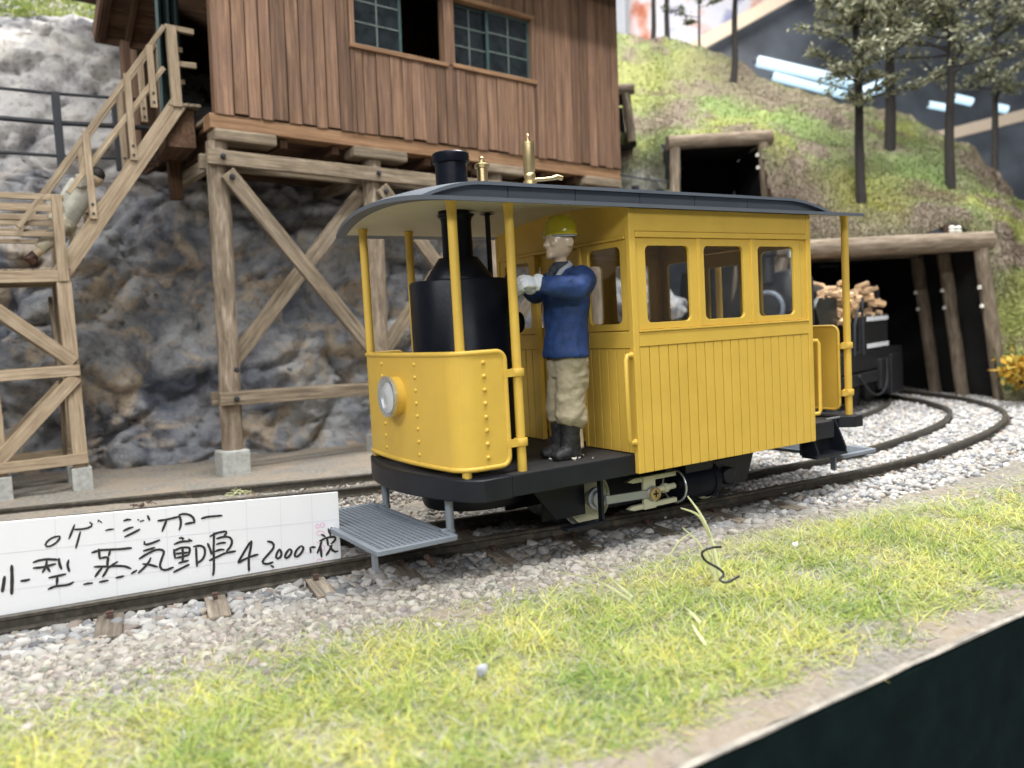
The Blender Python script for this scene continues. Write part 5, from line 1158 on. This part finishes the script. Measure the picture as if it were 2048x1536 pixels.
b.tube([S3(-4.0, 3.7), S3(-3.8, 4.05), S3(-3.66, 4.3)], [.12, .14, .12], 12); b.tube([S3(-4.0, 3.72, 7.3), S3(-4.16, 3.45, 7.28), S3(-4.48, 3.2, 7.28)], [.1, .08, .06], 10); b.tube([S3(-4.0, 3.72, 7.5), S3(-3.82, 3.55, 7.5), S3(-3.86, 3.3, 7.5)], [.1, .08, .06], 10)
bod = mk('body', b, 'skin2', P2, 60, remesh=(.014, 3))
b = MB(); b.tube([S3(-4.02, 3.72), S3(-3.92, 3.92), S3(-3.80, 4.12), S3(-3.68, 4.30), S3(-3.62, 4.36)], [.15, .17, .185, .17, .08], 16, True, [.19, .2, .21, .21, .09], (0, 1, 0)); b.tube([S3(-3.70, 4.28, 7.24), S3(-3.725, 4.46, 7.18)], [.10, .085], 12); b.tube([S3(-3.66, 4.24, 7.54), S3(-3.54, 4.08, 7.55)], [.10, .085], 12); mk('shirt', b, 'shirt', P2, 60, remesh=(.016, 3))
b = MB(); b.tube([S3(-3.96, 3.80), S3(-4.06, 3.68)], [.17, .17], 14, True, [.2, .2], (0, 1, 0)); b.tube([S3(-4.02, 3.72, 7.31), S3(-4.17, 3.50, 7.28), S3(-4.36, 3.32, 7.28)], [.14, .115, .10], 12); b.tube([S3(-4.0, 3.72, 7.5), S3(-3.82, 3.56, 7.5), S3(-3.86, 3.36, 7.5)], [.14, .115, .10], 12); mk('trousers', b, 'cream_cloth', P2, 60, remesh=(.016, 3))
b = MB(); b.tube([S3(-4.42, 3.24, 7.28), S3(-4.52, 3.18, 7.28), S3(-4.42, 3.10, 7.28)], [.075, .085, .06], 10); b.tube([S3(-3.87, 3.32, 7.5), S3(-3.87, 3.24, 7.5), S3(-3.75, 3.22, 7.5)], [.075, .08, .06], 10); mk('boots', b, 'brownboot', P2, 60, remesh=(.015, 2))
b = MB(); b.sphere(S3(-3.475, 4.50), (.125, .115, .12), 16, 10); mk('hair', b, 'hair', P2, 60)
def shand(c, d, n):
    b = MB(); d = Vector(d).normalized(); n = Vector(n); s = d.cross(n).normalized()
    b.tube([c - d * .02, c + d * .05], [.03, .035], 10, True, [.045, .05], tuple(n))
    for k in range(4): o = (k - 1.5) * .024; b.tube([c + d * .04 + s * o, c + d * .09 + s * o, c + d * (.12 - abs(k - 1.3) * .008) + s * o + n * -.035], [.014, .013, .010], 7)
    b.tube([c + s * .04, c + s * .065 + d * .04, c + s * .05 + d * .075 - n * .03], [.015, .013, .010], 7); mk('hand', b, 'skin2', P2, 60, remesh=(.007, 1))
shand(S3(-3.65, 4.75, 7.05), (.08, -.2, 1), (1, 0, 0)); shand(S3(-3.37, 4.11, 7.5), (1, 0, .5), (0, 0, 1))

# ------------------------------------------------------------------ walkway fences on the ledge
def fence(label, pts, posts, zs, lean=0):
    Fn = thing('walkway_fence', label, 'fence', pts[0], group='dark fences along the ledge')
    for z, r in zs:
        mb = MB(); mb.tube([Vector(p) + Vector((0, 0, z)) for p in pts], r, 8); mk('rail', mb, 'fence', Fn, 60)
    for p, h in posts:
        mb = MB(); mb.beam(Vector(p) - Vector((0, 0, .15)), Vector(p) + Vector((0, 0, h)), .13, .13, (1, 0, 0)); mk('post', mb, 'fence', Fn, None, .008)
fence('black post and rail fence on the ledge left of the hut', [(-7.5, 9.55, 5.10), (-4.6, 9.35, 5.10), (-3.8, 9.3, 5.08), (-2.85, 9.3, 5.1), (-1.2, 9.2, 5.1)], [((-7.0, 9.5, 5.1), 1.2), ((-3.80, 9.3, 5.08), 1.16), ((-2.86, 9.3, 5.1), 1.1), ((-1.6, 9.2, 5.1), 1.1)], [(1.14, .028), (.64, .045), (.07, .03)])
fence('dark fence on the ledge beside the upper tunnel', [(7.2, 9.2, 4.7), (8.13, 8.59, 4.62), (8.5, 8.33, 4.52), (9.2, 7.87, 4.35)], [((8.5, 8.33, 4.4), .62), ((9.0, 8.0, 4.3), .6), ((8.1, 8.6, 4.5), .8)], [(.70, .025), (.36, .03)])

# ------------------------------------------------------------------ timber tunnel portals
def portal(label, L0, R0, zb, zt, inward, depth, r, batter, inset=(), ins=(), lt=0):
    P = thing('tunnel_portal', label, 'tunnel portal', L0, group='timber tunnel portals')
    L0, R0, inn = Vector(L0), Vector(R0), Vector(inward).normalized(); ax = (R0 - L0).normalized()
    def logm(n, a, c, rr, nm='post'):
        mb = MB(); a, c = Vector(a), Vector(c); mb.tube([a.lerp(c, t) + Vector((noise.noise(Vector((t * 3, n, 0))), noise.noise(Vector((t * 3, n, 4))), 0)) * .03 for t in np.linspace(0, 1, 9)], [rr * (1 + .06 * noise.noise(Vector((t * 5, n, 1)))) for t in np.linspace(0, 1, 9)], 14); return mk(nm, mb, 'log', P, 60)
    zt_l = zt + lt
    logm(1, L0 - ax * .18 + ax * batter + Vector((0, 0, zt_l - zb)), R0 + ax * .22 - ax * batter + Vector((0, 0, zt - zb)), r * 1.35, 'lintel_log')
    for k, off in enumerate((0,) + tuple(inset)):
        a = R0 + inn * off; po = logm(3 + k, a, a - ax * batter + Vector((0, 0, zt - zb - r)), r)
        for dz in ins:
            mb = MB(); q = a - ax * (batter * dz / (zt - zb) + r + .05) + Vector((0, 0, dz)) - inn * .05; mb.lathe([(.015, -.04), (.045, -.03), (.052, 0), (.034, .015), (.048, .03), (.02, .055)], q, (0, 0, 1), 12); mk('insulator', mb, 'insul', po, 50)
        a = L0 + inn * off; logm(7 + k, a, a + ax * batter + Vector((0, 0, zt_l - zb - r)), r)
        if off: logm(11 + k, L0 + inn * off + ax * batter + Vector((0, 0, zt_l - zb)), R0 + inn * off - ax * batter + Vector((0, 0, zt - zb)), r, 'lintel_log')
    # dark lining
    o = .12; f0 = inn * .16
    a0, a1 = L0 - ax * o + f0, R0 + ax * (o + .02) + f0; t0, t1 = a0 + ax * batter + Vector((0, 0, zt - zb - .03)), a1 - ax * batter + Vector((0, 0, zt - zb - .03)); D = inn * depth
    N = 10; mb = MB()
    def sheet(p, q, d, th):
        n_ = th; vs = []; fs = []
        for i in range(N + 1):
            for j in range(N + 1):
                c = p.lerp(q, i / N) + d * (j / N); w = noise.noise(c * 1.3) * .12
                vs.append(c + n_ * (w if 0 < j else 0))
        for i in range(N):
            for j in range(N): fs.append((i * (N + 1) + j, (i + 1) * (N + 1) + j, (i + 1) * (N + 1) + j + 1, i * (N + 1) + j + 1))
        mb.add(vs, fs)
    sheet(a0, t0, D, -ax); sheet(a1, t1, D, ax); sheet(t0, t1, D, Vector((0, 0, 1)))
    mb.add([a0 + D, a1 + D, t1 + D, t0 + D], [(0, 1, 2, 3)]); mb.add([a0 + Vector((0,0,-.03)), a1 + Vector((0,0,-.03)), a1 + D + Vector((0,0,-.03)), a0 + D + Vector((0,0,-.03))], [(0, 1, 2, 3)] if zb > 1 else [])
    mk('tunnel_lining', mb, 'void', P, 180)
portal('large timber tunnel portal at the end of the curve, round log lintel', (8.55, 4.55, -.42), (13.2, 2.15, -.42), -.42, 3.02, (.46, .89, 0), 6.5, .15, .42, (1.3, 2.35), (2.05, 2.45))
CB = thing('insulator_crossarm', 'small brown crossarm with two white insulators on the lintel of the large tunnel', 'crossarm', (12.4, 2.75, 3.12))
mb = MB(); mb.box((12.15, 2.70, 3.1), (12.75, 2.82, 3.2)); mb.box((12.2, 2.72, 3.2), (12.7, 2.80, 3.42)); mk('bracket', mb, 'rust', CB, None, .01)
for x in (12.33, 12.57):
    mb = MB(); mb.lathe([(.03, 3.2), (.07, 3.22), (.08, 3.27), (.05, 3.30), (.075, 3.33), (.04, 3.38)], (x, 2.68, 0), (0, 0, 1), 12); mk('insulator', mb, 'insul', CB, 50)
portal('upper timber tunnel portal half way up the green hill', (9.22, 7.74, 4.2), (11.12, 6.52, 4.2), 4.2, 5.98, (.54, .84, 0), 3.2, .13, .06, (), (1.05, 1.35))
portal('small timber portal showing at the right corner of the hut', (7.3, 9.2, 6.1), (8.52, 8.42, 6.1), 6.1, 7.36, (.54, .84, 0), 1.4, .10, .10)
# ------------------------------------------------------------------ black locomotive in the tunnel mouth
LA = R_(16); LX = Vector((math.cos(LA), math.sin(LA), 0)); LY = Vector((-math.sin(LA), math.cos(LA), 0))
LO = Vector((9.06, 2.94, -.3)); LM = Matrix.Rotation(LA, 4, 'Z')
LC = thing('steam_locomotive', 'black wood-burning locomotive with white striped tank under the large tunnel portal', 'locomotive', LO, LM, local=True)
# local: x along the engine (smokebox at negative x), y away, z up from the rail
b = MB(); b.box((-2.6, .0, .75), (3.45, 1.5, 1.15)); mk('frame', b, 'loco', LC, None, .02)
b = MB(); b.lathe([(.50, 0), (.52, .05), (.52, .6), (.48, .65), (.48, 1.9)], (-1.9, .75, 2.12), (1, 0, 0), 36); bo = mk('boiler', b, 'loco', LC, 40)
b = MB(); b.lathe([(.36, 0), (.37, -.05), (.27, -.08), (0, -.09)], (-1.9, .75, 2.12), (1, 0, 0), 28, False); mk('smokebox_door', b, 'loco', bo, 40)
b = MB(); b.tube([(-1.97, .75 + .30 * math.cos(a), 2.12 + .30 * math.sin(a)) for a in np.linspace(0, 6.283, 29)[:-1]], .045, 8, closed=True); mk('door_ring', b, 'greypla', bo, 60)
b = MB(); b.lathe([(.13, 2.6), (.13, 3.05), (.18, 3.1), (.18, 3.2)], (-1.9, .75, 0), (0, 0, 1), 20); mk('chimney', b, 'loco', LC, 40)
b = MB(); b.lathe([(.38, 1.75), (.38, 2.05), (.41, 2.06), (.41, 2.10), (.38, 2.11), (.38, 2.62), (.30, 2.78), (.1, 2.83)], (-1.55, .45, 0), (0, 0, 1), 24); mk('steam_dome', b, 'loco', LC, 40)
b = MB(); b.tube([(-1.42, .5, 2.6), (-1.42, .5, 3.05)], .035, 8); b.lathe([(.07, 3.05), (.05, 3.2)], (-1.42, .5, 0)); mk('whistle', b, 'steel', LC, 50)
b = MB(); b.box((-1.15, .1, 1.1), (-.25, .18, 2.28)); b.prism([(-1.15, .1, 1.8), (-1.35, .1, 2.1), (-1.15, .1, 2.28)], (0, .08, 0)); b.box((-1.15, 1.4, 1.1), (-.25, 1.48, 2.28)); b.box((-1.1, .18, 1.1), (-1.03, 1.4, 2.4)); mk('cab_sheet', b, 'loco', LC, None, .01)
b = MB(); b.prism([(1.0, .12, 1.12), (1.15, 0, 1.12), (2.45, 0, 1.12), (2.45, 0, 1.9), (1.15, 0, 1.9), (1.0, .12, 1.9)], (0, 1.5, 0)); tk = mk('water_tank', b, 'loco', LC, None, .02)
for z in (1.20, 1.76):
    b = MB(); b.box((1.1, -.012, z), (2.452, .002, z + .09)); b.box((2.448, -.012, z), (2.462, 1.45, z + .09)); mk('white_band', b, 'white_stripe', tk)
for z in (1.40, 1.60):
    b = MB(); b.box((2.45, .25, z), (2.465, .85, z + .13)); mk('white_plate', b, 'white_stripe', tk)
b = MB(); b.box((2.2, .1, 1.8), (2.3, 1.45, 2.42)); b.box((2.45, .3, 1.8), (3.1, 1.4, 2.0)); mk('tender_back', b, 'loco', LC, None, .01)
b = MB(); b.tube([(.2, -.05, 1.1), (.25, -.05, 1.7), (.45, -.05, 2.0), (.7, -.05, 2.02), (.72, -.05, 1.1)], .03, 8); b.tube([(.7, -.05, 2.0), (.75, -.05, 2.25)], .03, 8); mk('handrail_hoop', b, 'fence', LC, 60)
for k, x in enumerate((-2.4, -1.4, -.4, .9, 1.9)):
    for y in (.3, 1.2):
        b = MB(); b.lathe([(.36, 0), (.36, .08), (.1, .1)], (x, y, .36), (0, -1, 0), 24); mk('wheel', b, 'loco', LC, 40)
b = MB(); b.box((-.4, -.06, .5), (1.6, .04, .72)); b.box((1.7, -.08, .3), (2.2, .02, .95)); b.box((2.5, -.05, .12), (3.3, .2, 1.0)); mk('side_gear', b, 'loco', LC, None, .02)
b = MB(); b.tube(crom([(.3, -.1, .7), (.8, -.12, .36), (1.4, -.12, .22), (1.9, -.12, .4), (2.0, -.1, .95)], 5), .022, 8); mk('hose', b, 'fence', LC, 60)
lg = None
for k in range(150):
    b = MB(); x = random.uniform(-1.0, 2.1); y = random.uniform(.02, 1.2); z = (1.75 if x > -.2 else 2.2) + random.uniform(0, 1) * ((.85 if x > -.2 else .35) - .12 * abs(x - .6)); a = random.uniform(0, 3.14)
    d = Vector((math.cos(a), math.sin(a), random.uniform(-.4, .4))) * random.uniform(.06, .15); r = random.uniform(.04, .085)
    b.tube([Vector((x, y, z)) - d, Vector((x, y, z)) + d], r, 6)
    o = mk('firewood', b, 'firewood', None); o.matrix_world = Matrix.Translation(LO) @ LM; tag(o, 'chunk of pale split firewood heaped on the locomotive tender', 'firewood', 'firewood heaped on the tender')

# ------------------------------------------------------------------ conifers on the hill
def conifer(label, base, top, r, crown, seed, span, dens=1):
    rs = random.Random(seed); base, top = Vector(base), Vector(top)
    T = thing('conifer_tree', label, 'tree', base, group='thin conifers on the hill')
    P = [base.lerp(top, t) + Vector((noise.noise(Vector((t * 3, seed, 0))), noise.noise(Vector((t * 3, seed, 5))), 0)) * .06 for t in np.linspace(-.04, 1, 12)]
    b = MB(); b.tube(P, [r * (1 - .55 * i / 11) for i in range(12)], 10)
    n = int(30 * dens); tips = []
    for k in range(n):
        t = crown + (1 - crown) * (k + rs.random()) / n; o = base.lerp(top, t); a = rs.uniform(0, 6.28); ln = span * rs.uniform(.35, 1.35) * (1.1 - .6 * (t - crown) / (1 - crown))
        pts = [o]; d = Vector((math.cos(a), math.sin(a), rs.uniform(-.15, .45)))
        for q in range(4):
            d = (d + Vector((rs.uniform(-.35, .35), rs.uniform(-.35, .35), rs.uniform(-.2, .25)))).normalized(); pts.append(pts[-1] + d * ln / 4); 
            if q > 0: tips.append(pts[-1].lerp(pts[-2], rs.random())); tips.append(pts[-1])
        b.tube(pts, [r * .28, r * .2, r * .15, r * .1, r * .05], 5)
        for w_ in range(3):
            q0 = pts[1 + w_ % 3].lerp(pts[2 + w_ % 3], rs.random()); d2 = (d + Vector((rs.uniform(-1, 1), rs.uniform(-1, 1), rs.uniform(-.1, .35)))).normalized(); e1, e2 = q0 + d2 * ln * .2, q0 + d2 * ln * .38 + Vector((0, 0, rs.uniform(-.05, .05)))
            b.tube([q0, e1, e2], [r * .12, r * .09, r * .04], 5); tips += [e1, e2, e1.lerp(e2, .5)]
    mk('trunk', b, 'bark', T, 60)
    N = int(7.5 * len(tips)); rg = np.random.default_rng(seed); TP = np.array([t[:] for t in tips]); c = TP[rg.integers(0, len(TP), N)] + rg.normal(0, 1, (N, 3)) * np.array([.075, .075, .035]) * span
    a = rg.uniform(0, 6.28, N); tl = rg.normal(0, .5, N); L = rg.uniform(.05, .11, N); w = rg.uniform(.022, .045, N)
    d = np.c_[np.cos(a) * np.cos(tl), np.sin(a) * np.cos(tl), np.sin(tl)] * L[:, None]; s = np.c_[-np.sin(a), np.cos(a), rg.normal(0, .4, N)] * w[:, None]
    V = np.stack([c - d, c + s, c + d, c - s], 1).reshape(-1, 3) - np.array(base); F = np.arange(N * 4).reshape(-1, 4)
    pal = np.array([(.19, .20, .12), (.28, .28, .18), (.40, .39, .27), (.10, .11, .07), (.50, .48, .36)]); t_ = pal[rg.choice(5, N, p=[.3, .28, .2, .14, .08])] * rg.uniform(.8, 1.2, (N, 1))
    o = rawmesh('crown', V, F, np.repeat(t_, 4, 0), 'leaf'); o.parent = T
conifer('nearest thin conifer rising from the yellow-green knoll above the large tunnel', (12.59, 4.96, 3.95), (12.95, 5.3, 10.6), .125, .38, 3, 1.25, 1.1)
conifer('dark conifer just behind and right of the knoll tree', (15.55, 6.11, 6.05), (15.9, 6.24, 11.6), .15, .42, 5, 1.3, 1.1)
conifer('conifer at the right on the green shoulder of the hill', (15.41, 4.43, 4.8), (15.9, 4.6, 10.6), .125, .44, 8, 1.7, 1.15)
conifer('bare-trunked conifer on the brown crest left of the lamps', (14.27, 10.32, 8.4), (14.7, 10.3, 13.2), .11, .55, 13, 1.0, .8)
conifer('first of two slender conifers on the ridge beside the hut', (14.14, 13.56, 10.7), (14.4, 13.5, 15.0), .09, .6, 21, 1.0, .6)
conifer('second slender conifer on the ridge beside the hut', (14.60, 13.36, 10.6), (14.75, 13.36, 15.0), .10, .6, 22, 1.0, .6)
conifer('thin dark conifer far right behind the hill', (22.3, 6.85, 5.2), (22.7, 7.0, 11.6), .12, .42, 34, 1.5, .9)
conifer('slim sapling with a drooping twig on the ridge', (15.3, 12.6, 10.3), (15.4, 12.6, 13.6), .045, .30, 41, .9, .4)

# ------------------------------------------------------------------ small things in the foreground
def bladem(mb, P, w):
    P = crom(P, 5); n = len(P); vs = []
    for i, p in enumerate(P):
        t = (P[min(n - 1, i + 1)] - P[max(0, i - 1)]).normalized(); s = t.cross(FW).normalized(); ww = w * (1 - .75 * (i / (n - 1)) ** 2)
        vs += [p - s * ww, p + s * ww, p + FW * -ww * .5]
    mb.add(vs, [(3 * i + a, 3 * i + c, 3 * i + 3 + c, 3 * i + 3 + a) for i in range(n - 1) for a, c in ((0, 2), (2, 1), (1, 0))])
WD = thing('weed_plant', 'pale forked weed standing in the grass in front of the car side', 'plant', Vector((-0.433, -2.588, -0.327)))
WSTALK = [([Vector((-0.444, -2.556, -0.312)), Vector((-0.400, -2.491, -0.053)), Vector((-0.413, -2.406, 0.157)), Vector((-0.465, -2.300, 0.324))], .015), ([Vector((-0.412, -2.478, 0.007)), Vector((-0.507, -2.462, 0.195)), Vector((-0.625, -2.382, 0.266))], .012), ([Vector((-0.483, -2.575, -0.259)), Vector((-0.555, -2.509, -0.020)), Vector((-0.659, -2.431, 0.124))], .012), ([Vector((-0.431, -2.612, -0.322)), Vector((-0.420, -2.543, -0.119)), Vector((-0.399, -2.487, 0.007))], .014), ([Vector((-0.285, -1.872, -0.288)), Vector((-0.202, -1.915, -0.171)), Vector((-0.092, -1.977, -0.091))], .009)]
for pts, w in WSTALK:
    b = MB(); bladem(b, pts, w); mk('stalk', b, 'weed', WD, 60)
for lab, ll in (('long pale grass stalk lying towards the ballast', [[Vector((-1.225, -2.465, -0.298)), Vector((-1.155, -2.150, -0.255)), Vector((-0.944, -1.453, -0.245))], [Vector((-1.274, -2.494, -0.299)), Vector((-1.271, -2.077, -0.247)), Vector((-1.295, -1.532, -0.295))]]), ('curved pale stalk arching over the grass near the board edge', [[Vector((-1.237, -3.168, -0.287)), Vector((-1.176, -2.966, -0.252)), Vector((-1.124, -2.707, -0.297))], [Vector((-1.463, -3.441, -0.299)), Vector((-1.397, -3.303, -0.276)), Vector((-1.318, -3.175, -0.275))]])):
    b = MB()
    for pts in ll: bladem(b, pts, .010)
    tag(mk('grass_stalk', b, 'weed', None, 60), lab, 'grass stalk')
b = MB(); b.tube(crom([Vector((-0.688, -2.857, 0.061)), Vector((-0.793, -2.849, 0.072)), Vector((-0.846, -2.819, 0.039)), Vector((-0.826, -2.836, -0.021)), Vector((-0.771, -2.899, -0.071)), Vector((-0.755, -2.936, -0.110)), Vector((-0.809, -2.951, -0.139)), Vector((-0.780, -2.995, -0.150)), Vector((-0.669, -3.003, -0.128))], 6), .0095, 8); tag(mk('wire_offcut', b, 'wire', None, 60), 'short twisted black wire offcut lying in the grass', 'wire')
bv, bf = ico(2, 3)
b = MB(); c = Vector((-2.80, -2.93, -.265)); b.add([c + Vector(v) * .042 for v in bv], [tuple(f) for f in bf]); MT['pebble'] = plain('grey_pebble', (.36, .37, .40), .8, var=.2, vs=20, bs=60, bst=.3); tag(mk('pebble', b, 'pebble', None, 60), 'single grey pebble lying on the foreground grass', 'pebble')
b = MB(); c = Vector((0.757, -2.353, -0.304)); b.add([c + Vector((v[0] * .045, v[1] * .03, v[2] * .03)) for v in bv], [tuple(f) for f in bf]); tag(mk('white_flake', b, 'insul', None, 60), 'small white flake at the edge of the green grass', 'flake')
def litter(name, label, pts, z, mat, n=10, s=.05):
    b = MB()
    for k in range(n):
        c = Vector(pts) + Vector((random.gauss(0, s), random.gauss(0, s), abs(random.gauss(0, s * .35)) + z)); d = Vector((random.uniform(-1, 1), random.uniform(-1, 1), random.uniform(-.3, .6))) * s * .6; b.tube([c - d, c + d], [.007, .003], 5)
    tag(mk(name, b, mat, None, 60), label, 'debris')
litter('dry_debris', 'reddish brown crumb of debris beside the rear rail left of the railcar', (-1.2, 3.75, -.40), 0, 'rust', 14, .06)
litter('dry_debris', 'tuft of orange brown debris on the rear rail above the price card', (-3.6, 4.55, -.32), 0, 'rust', 22, .07)
litter('dry_debris', 'red brown crumb between the grate leg and the rear rail', (-.75, 2.9, -.42), 0, 'rust', 14, .06)
litter('moss_tuft', 'pale green fibre tuft on the rear rail above the price card', (-2.4, 4.3, -.34), 0, 'weed', 20, .09)
b = MB(); b.beam(Vector((-1.977, -0.687, -0.299)), Vector((-2.063, -0.718, -0.186)), .035, .035); tag(mk('wood_chip', b, 'rust', None), 'brown wood chip leaning on the near rail beside the grate', 'wood chip')
SQ = Vector((12.468, 1.392, 0.288))
SH = thing('autumn_shrub', 'small orange leaved shrub on the bank right of the large tunnel', 'shrub', SQ)
N = 420; c = RNG.normal(0, 1, (N, 3)) * np.array([.16, .16, .15]); d = RNG.normal(0, 1, (N, 3)) * .05; s = RNG.normal(0, 1, (N, 3)) * .04
o = rawmesh('foliage', np.stack([c - d, c + s, c + d, c - s], 1).reshape(-1, 3), np.arange(N * 4).reshape(-1, 4), np.repeat(np.array([(.62, .36, .04), (.50, .30, .05), (.60, .46, .10)])[RNG.integers(0, 3, N)], 4, 0), 'leaf'); o.parent = SH
b = MB()
for k in range(6):
    a = k * 1.05; b.tube([SQ + Vector((0, 0, -.35)), SQ + Vector((.1 * math.cos(a), .1 * math.sin(a), .1))], [.02, .008], 5)
mk('stem', b, 'bark', SH, 60)

# ------------------------------------------------------------------ the shop behind the layout
def rod(name, label, cat, p, q, w, h, mat, up=(0, 0, 1), grp=None):
    b = MB(); b.beam(p, q, w, h, up); return tag(mk(name, b, mat, None, None, .05), label, cat, grp)
rod('shelf_edge', 'beige sloping edge strip of the shelf behind the hill crest', 'shelf edge', Vector((33.938, 33.709, 18.433)), Vector((43.044, 28.396, 23.562)), .25, .85, 'beige', UPV)
rod('shelf_edge', 'beige strip low on the right behind the hill', 'shelf edge', Vector((42.726, 22.828, 11.355)), Vector((51.444, 17.498, 13.360)), .3, .7, 'beige', UPV)
rod('column', 'pale grey column at the right corner of the hut', 'column', Vector((32.521, 36.717, 15.395)), Vector((33.358, 37.137, 26.659)), 1.1, .9, 'postgrey')
b = MB(); b.prism([Vector((33.984, 39.132, 26.886)), Vector((47.283, 30.671, 26.021)), Vector((36.838, 36.733, 19.773)), Vector((33.401, 38.920, 19.996))], FW * .3); tag(mk('poster', b, 'poster', None), 'pale pink and white printed sheet behind the ridge trees', 'poster')
b = MB(); b.prism([Vector((36.711, 34.404, 19.306)), Vector((46.616, 28.630, 24.939)), Vector((59.600, 20.369, 24.094)), Vector((58.026, 19.796, 5.504)), Vector((35.665, 34.023, 6.958))], FW * .6); tag(mk('display_panel', b, 'wallgrey', None), 'large dark grey panel of the showcase behind the hill', 'panel')
def tube(label, a, c, r):
    T = thing('fluorescent_lamp', label, 'lamp', a, group='fluorescent lamps over the shop')
    b = MB(); b.tube([Vector(a).lerp(Vector(c), t) for t in (0, .015, .985, 1)], [r * .55, r, r, r * .55], 12); mk('tube', b, 'tube', T, 60)
    b = MB()
    for p in (Vector(a), Vector(c)): b.sphere(p, r * .62, 10, 6)
    mk('end_cap', b, 'wallgrey', T, 60)
tube('long bright tube lamp, upper of the pair left of the knoll tree', Vector((35.776, 27.693, 17.075)), Vector((40.609, 24.505, 15.413)), .33)
tube('long bright tube lamp, lower of the pair left of the knoll tree', Vector((37.356, 27.825, 16.394)), Vector((41.118, 25.331, 14.962)), .25)
tube('short bright tube lamp between the knoll tree and the dark conifer', Vector((40.990, 24.206, 14.714)), Vector((44.120, 24.693, 15.785)), .38)
tube('tiny tube lamp left of the right-hand conifer', Vector((46.421, 23.118, 14.330)), Vector((47.420, 22.464, 14.042)), .22)
tube('tiny tube lamp right of the right-hand conifer', Vector((47.849, 22.245, 14.651)), Vector((48.739, 21.657, 14.338)), .26)
tube('smallest tube lamp at the far right', Vector((49.944, 20.863, 13.941)), Vector((50.574, 20.449, 13.741)), .25)
for k in range(16):
    b = MB(); b.sphere(Vector((46.302, 27.420, 22.296)) + Vector((random.uniform(-1.3, 1.3), random.uniform(-.8, .8), random.uniform(-.9, .9))), .14 + .1 * random.random(), 10, 6); tag(mk('bulb', b, 'warm', None, 60), 'small warm yellow bulb in the cluster behind the tall trees', 'bulb', 'warm bulbs behind the tall trees')
